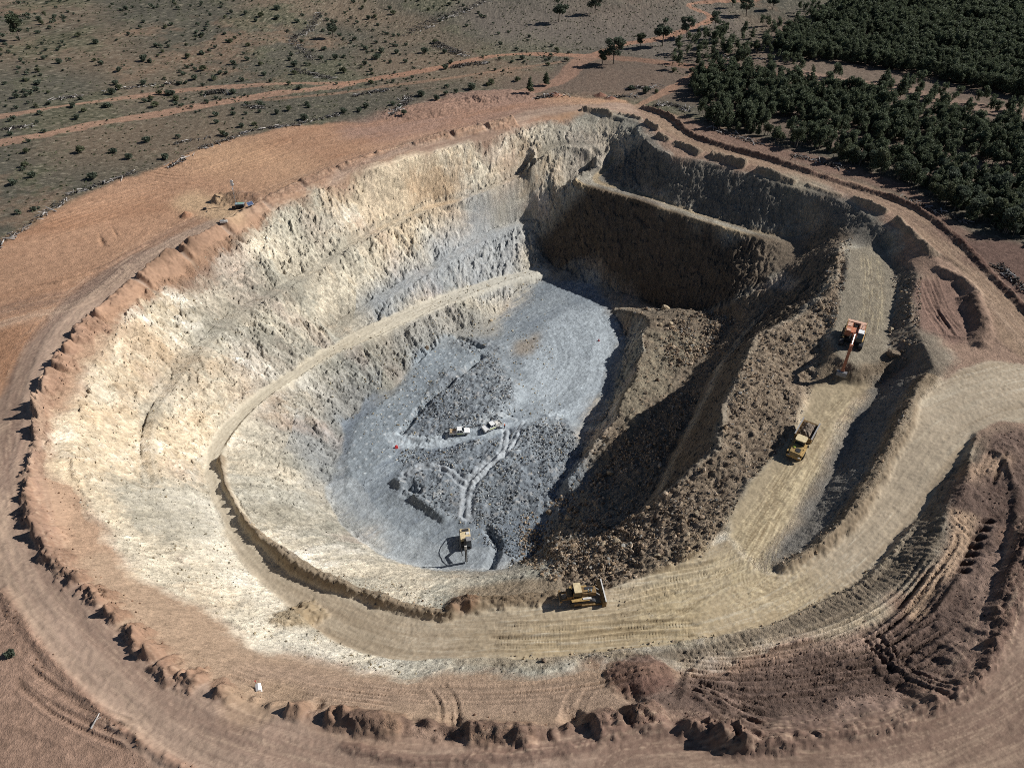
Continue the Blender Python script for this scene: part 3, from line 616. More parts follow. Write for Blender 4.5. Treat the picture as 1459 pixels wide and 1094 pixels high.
for pp in ([(1180,905,-5.5),(1225,892,-5),(1235,908,-5),(1190,920,-5)], [(1330,900,-2),(1395,800,-1),(1420,815,-.8),(1380,880,-1.2),(1350,920,-1.5)], [(1230,1000,-2),(1290,970,-2.5),(1340,955,-1.8),(1330,985,-1.5),(1270,1015,-1)], [(1400,860,-1),(1440,800,-.5),(1448,850,-.5),(1415,900,-.6)], [(1040,985,-4.5),(1075,1000,-4),(1060,1025,-2),(1030,1010,-3)], [(1180,1015,-2),(1225,985,-2.5),(1235,1005,-1.5),(1200,1030,-1)]):
    paint(poly(pp), C(158, 132, 116), 4, 2.2, .75)
for s, m, c in TINT: A[s] = mixc(A[s], c, m * .8)
# comb marks of the bulldozer's grousers and blade
def ripple(P, pts, z, wl, amp, across=True, soft=4, k=.12):
    L = line(pts, z); s, D, S, Zl, G, ln = dist(L, xs, ys, 40)
    m = np.zeros((NY, NX), np.float32); s2, m2 = wmask(P, soft, 1.0); m[s2] = m2; m = m[s]
    q = (S if across else D) + .35 * n_fbm_b[s]
    w = np.cos(q * 2 * math.pi / wl) * np.clip(.6 + .6 * n_fbm[s], 0, 1.3)
    H[s] += amp * w * m * (D < 39)
    A[s] *= (1 + k * w * m)[..., None]
ripple(poly(zl([(1303,748),(1268,792),(1213,842),(1097,893),(960,916)]) + BANKTOP[::-1][:7]), BANKTOP, 0, .95, .13)
ripple(poly([(500,952,-12),(720,962,-11),(891,930,-10.5),(960,945,-9),(930,985,-4),(800,985,-5),(620,985,-6),(480,970,-9)]), [(400,940,-11),(634,962,-11),(960,945,-10)], -11, .85, .05)
ripple(poly([(980,960,-7),(1120,915,-7),(1250,890,-5),(1290,930,-3),(1200,990,-3),(1060,1000,-3)]), [(960,965,-6),(1100,935,-6),(1220,925,-5),(1300,960,-3)], -6, .62, .06)
ripple(poly([(870,840,-12),(960,815,-11),(1010,830,-11),(960,850,-11.5),(870,870,-12.5)]), [(860,880,-12.5),(1000,830,-11)], -12, .62, .04)
s, m = wmask(poly([(960,950,-8),(1120,915,-7),(1280,880,-4),(1330,950,-2),(1250,1010,-1),(1060,1020,-1)]), 6, 2)
arc = np.hypot(X[s] - 40, Y[s] - 96) + .4 * n_fbm_b[s]
g = samp(T_FBM2, arc * 2.0, ang[s] * 10, 40)
H[s] += .28 * g * m; A[s] *= (1 + .10 * g * m)[..., None]
def ridge(pts, z, w, h, dark=.25):
    global H
    L = line(pts, z); s, D, S, Zl, G, ln = dist(L, xs, ys, w * 2.5)
    d = D + .35 * n_fbm_b[s] * w; e = np.clip(np.minimum(S, ln - S) / 2.5, 0, 1)
    p = np.clip(1 - np.maximum(d, 0) / w, 0, 1) * e * (D < w * 2.4)
    H[s] += h * p * np.clip(1 + .5 * n_fbm[s], .3, 1.6); A[s] *= (1 - dark * p * (h > 0))[..., None]
def tread(pts, z, gauge=2.4, w=.34, depth=.13, wl=.48, k=.20):
    global H
    L = line(pts, z); s, D, S, Zl, G, ln = dist(L, xs, ys, gauge + 1.5)
    e = np.clip(np.minimum(S, ln - S) / 1.5, 0, 1)
    d = np.abs(D - gauge / 2)
    m = np.clip((w - d) / .15 + .5, 0, 1) * e; b = np.clip(1 - np.abs(d - w - .22) / .22, 0, 1) * e
    rp = np.cos(S * 2 * math.pi / wl)
    H[s] += -depth * m + .10 * b + .05 * rp * m
    A[s] *= (1 + k * .7 * rp * m - k * .5 * m + k * .6 * b)[..., None]
TRK = [([(960,945,-8),(1040,950,-7),(1130,940,-6),(1220,915,-5),(1290,868,-3.5),(1335,815,-2)], 13, 1.3), ([(965,965,-7),(1060,975,-5),(1170,965,-4),(1270,945,-3),(1345,905,-2)], 11, 1.4), ([(985,985,-6),(1040,1010,-4),(1100,1030,-2)], 7, 1.5), ([(1240,890,-5),(1265,925,-4),(1300,960,-3),(1370,985,-1)], 6, 1.6), ([(1352,740,-1),(1378,765,-1),(1362,800,-1.4),(1325,850,-2.5)], 2, 1.1), ([(1430,640,-.3),(1405,690,-.7)], 3, 1.5), ([(1010,930,-9),(1080,922,-8),(1170,900,-6.5),(1250,865,-5)], 3, 1.2), ([(480,975,-8),(600,985,-7),(760,985,-7),(930,960,-6)], 5, 1.8), ([(330,960,-6),(430,985,-5),(560,1000,-4)], 3, 1.6), ([(620,975,-8),(640,1000,-5),(640,1035,0)], 2, 1.5), ([(835,975,-8),(820,1000,-4),(815,1030,0)], 2, 1.5), ([(870,845,-12.3),(940,830,-11.5),(1010,820,-10.5),(1060,805,-9.5)], 5, 1.5), ([(700,905,-15),(800,905,-13.5),(900,895,-12.3),(1000,890,-10.8)], 4, 1.6), ([(1320,400,-1.5),(1335,440,-1.5),(1360,475,-1.3)], 5, 1.6), ([(30,960),(100,1010),(190,1050)], 3, 2.0), ([(170,235),(260,250),(330,235),(420,205)], 4, 3.5), ([(60,330),(160,290),(240,262)], 3, 3), ([(500,185),(560,178),(640,165),(720,150)], 4, 2.2)]
for pts_, n_, sp in TRK:
    P_ = np.array([(p[0], p[1], p[2] if len(p) > 2 else 0) for p in pts_], float)
    for q in range(n_):
        off = (q - (n_ - 1) / 2) * sp * 3.2 + random.uniform(-3, 3)
        tl = np.linspace(-1, 1, len(P_)) * random.uniform(-7, 7)
        tread([tuple(v) for v in P_ + np.stack([np.full(len(P_), random.uniform(-6, 6)), off + tl, P_[:, 2] * 0], 1)], 0, random.uniform(1.9, 2.6), random.uniform(.26, .4), random.uniform(.07, .18))
def lane(pts, z, w, k=.6):
    L = line(pts, z); s, D, S, Zl, G, ln = dist(L, xs, ys, w + 1)
    m = np.clip((w - D) / 1.2, 0, 1) * np.clip(np.minimum(S, ln - S) / 4, 0, 1)
    rt = samp(T_FINE, S * .05, D * G * 1.3 + z, 60) + .5 * samp(T_FINE, S * .09, D * G * 2.4 + 9, 60, .02)
    A[s] = mixc(A[s], C(208, 190, 152), m * sm(rt, .2, 1.8) * k); A[s] = mixc(A[s], C(122, 104, 76), m * sm(-rt, .3, 1.9) * k)
for pts_, z_ in (([(1150,650),(1112,715),(1075,780),(1068,825),(1110,850),(1170,825)], -9), ([(1140,665),(1098,735),(1050,800),(960,858),(860,885)], -10), ([(1160,640),(1120,715),(1085,790),(1090,825),(1140,835)], -9), ([(1130,670),(1075,755),(1045,810),(1060,850),(1120,858)], -9.5), ([(1215,560),(1180,610),(1140,680)], -8.9), ([(1240,360),(1245,420),(1235,480)], -5)):
    lane(pts_, z_, 3.4)
for pts_, h in (([(962,945,-7),(1050,962,-6),(1150,958,-5),(1250,948,-4)], .5), ([(970,962,-6),(1060,985,-5),(1160,985,-4),(1262,965,-3)], .6), ([(985,990,-5),(1060,1012,-3),(1160,1005,-3),(1250,985,-3)], .5), ([(1000,935,-8),(1090,945,-7),(1190,930,-6),(1262,905,-5),(1300,870,-4)], .5), ([(1262,905,-5),(1265,930,-4),(1285,965,-3),(1330,985,-2),(1375,978,-1)], .9), ([(1235,905,-5),(1240,935,-4),(1262,968,-3),(1310,995,-2)], .7),
    ([(1160,1000,-3),(1175,975,-4),(1205,960,-4)], .9), ([(1185,1010,-3),(1200,985,-3),(1235,965,-3)], .9), ([(1105,1000,-3),(1112,1020,-2),(1106,1045,-1)], 1.2), ([(1125,990,-3),(1150,1020,-2),(1165,1040,-1)], -1.0), ([(975,985,-5),(1020,1030,-3),(1055,1050,-1)], .8), ([(990,975,-5),(1040,1020,-3),(1080,1045,-1)], .6), ([(1290,925,-3),(1330,915,-2),(1360,930,-1.5),(1380,965,-1)], .8), ([(1300,945,-3),(1340,945,-2),(1365,965,-1)], -.9), ([(1255,990,-2),(1285,985,-2),(1300,1000,-1)], -1.2),
    ([(1360,880,-1.5),(1400,905,-1),(1425,890,-.6)], .7), ([(1335,905,-2),(1380,930,-1),(1405,935,-.6)], .6), ([(1375,815,-1.3),(1330,870,-2),(1290,910,-3)], .6), ([(1450,690,-.2),(1446,760,-.5),(1428,830,-.6),(1398,910,-.8)], .7), ([(1395,612,-.5),(1382,650,-.6),(1372,690,-.8)], .7), ([(1400,640,-.5),(1425,650,-.3),(1445,700,-.2)], .7),
    ([(885,965,-5),(905,1000,-3),(930,1020,-1)], -.9), ([(1010,930,-8),(980,960,-6),(970,1010,-3)], .6), ([(1320,430,-1.5),(1345,440,-1.4),(1372,470,-1.2)], .35), ([(1325,445,-1.5),(1345,455,-1.4),(1365,480,-1.2)], .35), ([(1315,470,-1.6),(1350,478,-1.4),(1400,482,-1)], .5), ([(1335,400,-1.5),(1340,430,-1.5),(1338,455,-1.5)], .25), ([(1290,352,-1.5),(1330,362,-1),(1375,385,-.5)], .5), ([(1300,365,-1.6),(1340,372,-1),(1380,395,-.5)], -.5)):
    ridge(pts_, 0, .9 if abs(h) < .9 else 1.5, h * 1.0)
for pts_, h in (([(5,895),(60,935),(110,950)], .3), ([(10,960),(80,1000),(170,1030),(210,1025)], .35), ([(0,1030),(60,1050),(140,1085)], .35), ([(30,985),(100,1015),(180,1050)], -.25), ([(165,1020),(195,1045),(205,1085)], .7), ([(180,1040),(215,1070),(240,1090)], .7), ([(120,292),(135,320),(148,352)], -.5), ([(155,315),(168,340)], -.4), ([(120,235),(200,215)], .2), ([(290,345),(240,372),(205,395)], .4), ([(60,405),(95,400),(150,380),(215,345)], .35)):
    ridge(pts_, 0, .7, h)
for cpts, z0 in (([(-60,800),(20,640),(30,560),(70,470),(160,388),(235,342),(300,310),(400,272),(520,226),(680,181),(800,154),(900,157),(1040,212),(1166,252),(1280,298),(1370,368),(1459,462),(1530,540)], 0), ([(15,620),(18,700),(40,790),(90,865),(170,950),(270,1030),(380,1075),(520,1110),(700,1125)], 0), ([(700,1110),(850,1085),(960,1055),(1080,1075),(1240,1060),(1370,1005),(1430,930),(1459,850),(1500,770)], 0), ([(-60,470),(40,440),(110,425),(160,390)], 0), ([(900,1110),(1060,1095),(1240,1085),(1400,1040),(1500,980)], 0)):
    L = line(cpts, z0, 1.0); s, D, S, Zl, G, ln = dist(L, xs, ys, 9)
    w = np.clip((7 - D) / 3, 0, 1) * (1 - M_PIT[s])
    q = samp(T_FBM2, S * .06, D * G * 1.6 + 30, 44); q2 = samp(T_FBM, S * .12, D * G * 3.2, 50, 0, .4)
    A[s] = mixc(A[s], C(180, 154, 130), w * sm(q + .5 * q2, .2, 1.7) * .5); A[s] = mixc(A[s], C(124, 100, 86), w * sm(-q - .4 * q2, .3, 1.7) * .5)
    rt = samp(T_FINE, S * .05, D * G * 1.3, 60); rt2 = samp(T_FINE, S * .09, D * G * 2.4 + 9, 60, .02)
    A[s] = mixc(A[s], C(190, 164, 138), w * sm(rt + .5 * rt2, .4, 2.2) * .5); A[s] = mixc(A[s], C(122, 98, 84), w * sm(-rt - .5 * rt2, .5, 2.2) * .5)
    H[s] += w * .05 * q2
paint(poly([(250,280),(290,268),(330,290),(345,300),(330,318),(290,322),(255,300)]), C(190, 162, 126), 6, 2, .7)
# tracks across the rim roads
rr = np.clip(maskfull(poly([(-90,660),(48,475),(335,300),(740,158),(905,150),(930,178),(760,168),(377,296),(133,460),(52,590),(88,810),(300,985),(651,1075),(985,1036),(1395,968),(1480,780),(1540,1140),(250,1140),(100,985),(0,850),(-90,790)]), 4, 1), 0, 1)
t1 = samp(T_FBM, ang * 30, rad * 1.6, 60)
H += rr * .05 * t1
A *= (1 + rr * .10 * np.clip(t1, -2, 2))[..., None]
A *= (1 + (.13 - .07 * np.maximum(M_HAUL, rr)) * n_fine + .05 * n_fbm_b)[..., None]
lum = A.mean(-1, keepdims=True); A[:] = lum + (A - lum) * (.94 + .06 * M_FLS)[..., None]
np.clip(A, .02, .85, out=A)

# ------------------------------------------------------------------ ground materials and meshes
def new_mat(name):
    m = bpy.data.materials.new(name); m.use_nodes = True
    return m, m.node_tree, m.node_tree.nodes['Principled BSDF']
def earth_material(name, bump=0.5, speck=0.25, bd=.25):
    m, nt, p = new_mat(name)
    N, L = nt.nodes, nt.links
    at = N.new('ShaderNodeAttribute'); at.attribute_name = 'Col'
    geo = N.new('ShaderNodeNewGeometry')
    n1 = N.new('ShaderNodeTexNoise'); n1.inputs['Scale'].default_value = 2.3; n1.inputs['Detail'].default_value = 6; n1.inputs['Roughness'].default_value = .75
    n2 = N.new('ShaderNodeTexVoronoi'); n2.inputs['Scale'].default_value = 2.6; n2.inputs['Randomness'].default_value = 1
    for n in (n1, n2): L.new(geo.outputs['Position'], n.inputs['Vector'])
    mr = N.new('ShaderNodeMapRange'); mr.inputs[1].default_value = .25; mr.inputs[2].default_value = .75; mr.inputs[3].default_value = 1 - speck; mr.inputs[4].default_value = 1 + speck
    L.new(n1.outputs['Fac'], mr.inputs[0])
    mx = N.new('ShaderNodeVectorMath'); mx.operation = 'SCALE'
    L.new(at.outputs['Color'], mx.inputs[0]); L.new(mr.outputs[0], mx.inputs['Scale'])
    L.new(mx.outputs[0], p.inputs['Base Color'])
    ad = N.new('ShaderNodeMath'); ad.operation = 'ADD'
    n2.inputs['Scale'].default_value = 5.0
    sc2 = N.new('ShaderNodeMath'); sc2.operation = 'MULTIPLY'; sc2.inputs[1].default_value = .25
    L.new(n2.outputs['Distance'], sc2.inputs[0])
    L.new(n1.outputs['Fac'], ad.inputs[0]); L.new(sc2.outputs[0], ad.inputs[1])
    b = N.new('ShaderNodeBump'); b.inputs['Strength'].default_value = bump; b.inputs['Distance'].default_value = bd
    L.new(ad.outputs[0], b.inputs['Height']); L.new(b.outputs[0], p.inputs['Normal'])
    p.inputs['Roughness'].default_value = .95
    p.inputs['Specular IOR Level'].default_value = .15
    return m
M_SOIL = earth_material('soil', .7, .30, .3)
M_ROCK = earth_material('rock', .9, .30, .36)
M_DIRT = earth_material('packed_dirt', .3, .13, .12)
M_RUBB = earth_material('broken_rock', 1.0, .34, .4)
M_FLR = earth_material('graded_floor', .6, .20)
def Zat(x, y):
    i = np.clip(np.searchsorted(xs, x) - 1, 0, NX - 2); j = np.clip(np.searchsorted(ys, y) - 1, 0, NY - 2)
    a = (x - xs[i]) / (xs[i + 1] - xs[i]); b = (y - ys[j]) / (ys[j + 1] - ys[j])
    return (H[j, i] * (1 - a) + H[j, i + 1] * a) * (1 - b) + (H[j + 1, i] * (1 - a) + H[j + 1, i + 1] * a) * b
def hit(px, py):
    """the point of the terrain seen at a place of the photograph"""
    u = (px - 729.5) / FPX; v = (py - 547.0) / FPX
    d = np.array([u, CT - v * ST, -(ST + v * CT)])
    t = np.linspace(30, 900, 6000)
    p = d[None] * t[:, None]; z = CAM_H + p[:, 2]
    g = Zat(p[:, 0], p[:, 1])
    k = np.argmax(z < g)
    return Vector((float(p[k, 0]), float(p[k, 1]), float(g[k])))
cls = np.zeros((NY, NX), np.uint8)                       # 0 ground 1 pit wall 2 dirt road 3 haul road 4 pit floor 5 rubble
cls[M_PIT > .5] = 1
cls[(M_MID > .5) | (M_RUB > .5)] = 5
cls[M_FLOOR > .5] = 4
cls[(rr > .5) & (M_PIT <= .5)] = 2
cls[(M_HAUL > .5) | (M_SIDE > .5)] = 3
fc = cls[:-1, :-1].ravel()
idx = (np.arange(NY - 1)[:, None] * NX + np.arange(NX - 1)[None, :]).ravel()
quads = np.stack([idx, idx + 1, idx + NX + 1, idx + NX], 1)
VERT = np.stack([X, Y, H], -1).reshape(-1, 3).astype(np.float32)
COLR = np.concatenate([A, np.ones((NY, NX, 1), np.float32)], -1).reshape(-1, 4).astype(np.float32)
def np_mesh(name, v, f, col=None, smooth=True):
    n = f.shape[1]
    me = bpy.data.meshes.new(name)
    me.vertices.add(len(v)); me.vertices.foreach_set('co', v.astype(np.float32).ravel())
    me.loops.add(f.size); me.loops.foreach_set('vertex_index', f.astype(np.int32).ravel())
    me.polygons.add(len(f)); me.polygons.foreach_set('loop_start', np.arange(0, f.size, n, dtype=np.int32))
    me.polygons.foreach_set('use_smooth', np.full(len(f), smooth))
    if col is not None:
        a = me.color_attributes.new('Col', 'FLOAT_COLOR', 'POINT'); a.data.foreach_set('color', col.astype(np.float32).ravel())
    me.update(calc_edges=True)
    return me
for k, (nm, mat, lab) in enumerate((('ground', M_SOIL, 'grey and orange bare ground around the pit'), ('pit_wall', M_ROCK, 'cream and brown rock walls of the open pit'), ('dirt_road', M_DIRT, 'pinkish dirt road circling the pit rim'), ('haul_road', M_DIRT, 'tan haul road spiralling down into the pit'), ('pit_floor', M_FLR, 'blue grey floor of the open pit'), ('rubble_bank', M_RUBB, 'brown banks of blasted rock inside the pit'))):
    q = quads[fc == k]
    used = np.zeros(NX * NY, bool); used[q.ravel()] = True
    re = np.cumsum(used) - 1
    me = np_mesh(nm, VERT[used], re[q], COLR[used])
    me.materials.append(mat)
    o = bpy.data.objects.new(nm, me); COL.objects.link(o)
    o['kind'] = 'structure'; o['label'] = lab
#==OBJECTS==

# ------------------------------------------------------------------ object helpers
def plain_mat(name, col, rough=.6, metal=0.0, spec=.3, dirt=.18, scale=2.5):
    m, nt, p = new_mat(name)
    N, L = nt.nodes, nt.links
    t = N.new('ShaderNodeTexCoord')
    n = N.new('ShaderNodeTexNoise'); n.inputs['Scale'].default_value = scale; n.inputs['Detail'].default_value = 5
    L.new(t.outputs['Object'], n.inputs['Vector'])
    r = N.new('ShaderNodeValToRGB')
    a = [max(0, c * (1 - dirt)) for c in col]; b = [min(1, c * (1 + dirt * .6)) for c in col]
    r.color_ramp.elements[0].position = .35; r.color_ramp.elements[1].position = .65
    r.color_ramp.elements[0].color = (*a, 1); r.color_ramp.elements[1].color = (*b, 1)
    L.new(n.outputs['Fac'], r.inputs[0]); L.new(r.outputs[0], p.inputs['Base Color'])
    p.inputs['Roughness'].default_value = rough; p.inputs['Metallic'].default_value = metal
    p.inputs['Specular IOR Level'].default_value = spec
    return m
def leaf_mat(name, col, var=.45):
    m, nt, p = new_mat(name)
    N, L = nt.nodes, nt.links
    geo = N.new('ShaderNodeNewGeometry'); oi = N.new('ShaderNodeObjectInfo')
    n = N.new('ShaderNodeTexNoise'); n.inputs['Scale'].default_value = .55; n.inputs['Detail'].default_value = 3
    n.inputs['Scale'].default_value = .22
    L.new(geo.outputs['Position'], n.inputs['Vector'])
    ad = N.new('ShaderNodeMath'); ad.operation = 'ADD'
    mu = N.new('ShaderNodeMath'); mu.operation = 'MULTIPLY'; mu.inputs[1].default_value = .5
    L.new(geo.outputs['Random Per Island'], mu.inputs[0]); L.new(n.outputs['Fac'], ad.inputs[0]); L.new(mu.outputs[0], ad.inputs[1])
    r = N.new('ShaderNodeValToRGB')
    r.color_ramp.elements[0].position = .4; r.color_ramp.elements[1].position = 1.0
    r.color_ramp.elements[0].color = (*[c * (1 - var) for c in col], 1); r.color_ramp.elements[1].color = (*[c * (1 + var) for c in col], 1)
    L.new(ad.outputs[0], r.inputs[0]); L.new(r.outputs[0], p.inputs['Base Color'])
    p.inputs['Roughness'].default_value = .7; p.inputs['Specular IOR Level'].default_value = .2
    tb = N.new('ShaderNodeBsdfTranslucent'); ms = N.new('ShaderNodeMixShader'); ms.inputs[0].default_value = .35
    L.new(r.outputs[0], tb.inputs['Color']); L.new(p.outputs[0], ms.inputs[1]); L.new(tb.outputs[0], ms.inputs[2])
    L.new(ms.outputs[0], N['Material Output'].inputs['Surface'])
    return m
MT = {
 'leaf_dark': leaf_mat('leaf_dark', (.095, .112, .066), .55), 'leaf_grey': leaf_mat('leaf_grey', (.100, .118, .082)), 'leaf_olive': leaf_mat('leaf_olive', (.110, .120, .068)),
 'bark': plain_mat('bark', (.16, .13, .10), .9), 'deadwood': plain_mat('deadwood', (.42, .39, .36), .85, dirt=.5, scale=1.2), 'darkwood': plain_mat('darkwood', (.09, .08, .07), .9, dirt=.4),
 'yellow': plain_mat('yellow_paint', (.42, .28, .11), .5, dirt=.3), 'dirty_yellow': plain_mat('dirty_yellow_paint', (.25, .16, .07), .6, dirt=.45), 'orange': plain_mat('orange_paint', (.46, .19, .11), .5, dirt=.3),
 'pale_orange': plain_mat('faded_orange_paint', (.58, .36, .26), .55, dirt=.25), 'cream': plain_mat('cream_paint', (.62, .50, .30), .5), 'white': plain_mat('white_paint', (.80, .80, .78), .35, dirt=.08, spec=.5),
 'offwhite': plain_mat('offwhite_paint', (.62, .60, .56), .5), 'grey': plain_mat('grey_steel', (.30, .30, .30), .5, .2), 'steel': plain_mat('worn_steel', (.48, .46, .43), .35, .5), 'dark': plain_mat('dark_steel', (.035, .035, .038), .6), 'rubber': plain_mat('rubber', (.022, .022, .022), .85),
 'glass': plain_mat('tinted_glass', (.02, .025, .03), .08, spec=.8, dirt=.05), 'red': plain_mat('red_plastic', (.62, .06, .06), .5), 'hivis': plain_mat('hivis_orange', (.80, .17, .08), .7), 'lime': plain_mat('lime_marking', (.50, .58, .10), .5), 'navy': plain_mat('navy_cloth', (.03, .04, .08), .8),
 'skin': plain_mat('skin', (.42, .25, .18), .6, dirt=.05), 'solar': plain_mat('solar_cell', (.08, .11, .20), .3, spec=.4), 'green': plain_mat('green_paint', (.22, .40, .30), .5), 'earth': plain_mat('earth_load', (.20, .155, .115), .95, dirt=.6, scale=1.8), 'timber': plain_mat('timber', (.45, .33, .2), .8), 'blue': plain_mat('blue_grey', (.28, .34, .36), .5),
}
class MB:
    def __init__(self): self.v = []; self.f = []
    def add(self, v, f, M=None):
        b = len(self.v)
        for p in v: self.v.append(tuple(M @ Vector(p)) if M is not None else tuple(p))
        for q in f: self.f.append([b + i for i in q])
        return self
    def box(self, c, s, rz=0, ry=0, rx=0, taper=1.0, bev=0.0):
        x, y, z = s[0] / 2, s[1] / 2, s[2] / 2
        t = taper
        M = Matrix.Translation(c) @ Matrix.Rotation(rz, 4, 'Z') @ Matrix.Rotation(ry, 4, 'Y') @ Matrix.Rotation(rx, 4, 'X')
        b = min(bev or min(s) * .08, min(x, y) * .45)
        ring = [(-x + b, -y), (x - b, -y), (x, -y + b), (x, y - b), (x - b, y), (-x + b, y), (-x, y - b), (-x, -y + b)]
        v = [(a, c_, -z) for a, c_ in ring] + [(a * t, c_ * t, z) for a, c_ in ring]
        f = [[i, (i + 1) % 8, 8 + (i + 1) % 8, 8 + i] for i in range(8)] + [list(range(7, -1, -1)), list(range(8, 16))]
        return self.add(v, f, M)
    def rod(self, p, q, r0, r1=None, n=8):
        r1 = r0 if r1 is None else r1
        p, q = Vector(p), Vector(q); d = (q - p)
        R = d.to_track_quat('Z', 'Y').to_matrix().to_4x4(); M = Matrix.Translation(p) @ R
        v = [(r0 * math.cos(2 * math.pi * i / n), r0 * math.sin(2 * math.pi * i / n), 0) for i in range(n)] + [(r1 * math.cos(2 * math.pi * i / n), r1 * math.sin(2 * math.pi * i / n), d.length) for i in range(n)]
        f = [[i, (i + 1) % n, n + (i + 1) % n, n + i] for i in range(n)] + [list(range(n - 1, -1, -1)), list(range(n, 2 * n))]
        return self.add(v, f, M)
    def beam(self, p, q, w, h0, h1=None):
        h1 = h0 if h1 is None else h1
        p, q = Vector(p), Vector(q); d = (q - p).normalized()
        side = d.cross(Vector((0, 0, 1))); side = side.normalized() if side.length > .01 else Vector((0, 1, 0))
        upv = side.cross(d)
        v = []
        for c, h in ((p, h0), (q, h1)):
            for a, b in ((-1, -1), (1, -1), (1, 1), (-1, 1)): v.append(c + side * a * w / 2 + upv * b * h / 2)
        return self.add(v, [[0, 3, 2, 1], [4, 5, 6, 7], [0, 1, 5, 4], [1, 2, 6, 5], [2, 3, 7, 6], [3, 0, 4, 7]])
    def prism(self, prof, y0, y1, inset=0.0):
        """profile in x-z, extruded along y"""
        n = len(prof)
        v = [(x, y0, z) for x, z in prof] + [(x, y1, z) for x, z in prof]
        f = [[i, (i + 1) % n, n + (i + 1) % n, n + i] for i in range(n)] + [list(range(n - 1, -1, -1)), list(range(n, 2 * n))]
        return self.add(v, f)
    def wheel(self, c, r, w, n=16):
        prof = [(r * .55, -w / 2), (r * .9, -w / 2), (r, -w * .3), (r, w * .3), (r * .9, w / 2), (r * .55, w / 2)]
        v, f = [], []
        k = len(prof)
        for i in range(n):
            a = 2 * math.pi * i / n
            for rr_, yy in prof: v.append((c[0] + rr_ * math.cos(a), c[1] + yy, c[2] + rr_ * math.sin(a)))
        for i in range(n):
            for j in range(k): f.append([i * k + j, i * k + (j + 1) % k, ((i + 1) % n) * k + (j + 1) % k, ((i + 1) % n) * k + j])
        return self.add(v, f)
    def build(self, name, mat, parent=None, label=None, smooth=False):
        me = bpy.data.meshes.new(name); me.from_pydata([tuple(p) for p in self.v], [], self.f)
        bm = bmesh.new(); bm.from_mesh(me); bmesh.ops.recalc_face_normals(bm, faces=bm.faces); bm.to_mesh(me); bm.free()
        me.materials.append(MT[mat] if isinstance(mat, str) else mat)
        if smooth:
            for p in me.polygons: p.use_smooth = True
        o = bpy.data.objects.new(name, me); COL.objects.link(o)
        if parent: o.parent = parent
        if label: o['label'] = label
        return o
def tag(o, label, cat, group=None):
    o['label'] = label; o['category'] = cat
    if group: o['group'] = group
    return o
def empty(name, loc, rz=0, tilt=None):
    o = bpy.data.objects.new(name, None); o.empty_display_size = .5; COL.objects.link(o)
    o.location = loc; o.rotation_euler = (0, 0, rz)
    return o
def copy_tree(o, parent=None):
    c = o.copy(); COL.objects.link(c)
    if parent: c.parent = parent
    for ch in list(o.children): copy_tree(ch, c)
    return c
def heading(p0, p1):
    a, b = hit(*p0), hit(*p1); return math.atan2(b.y - a.y, b.x - a.x)

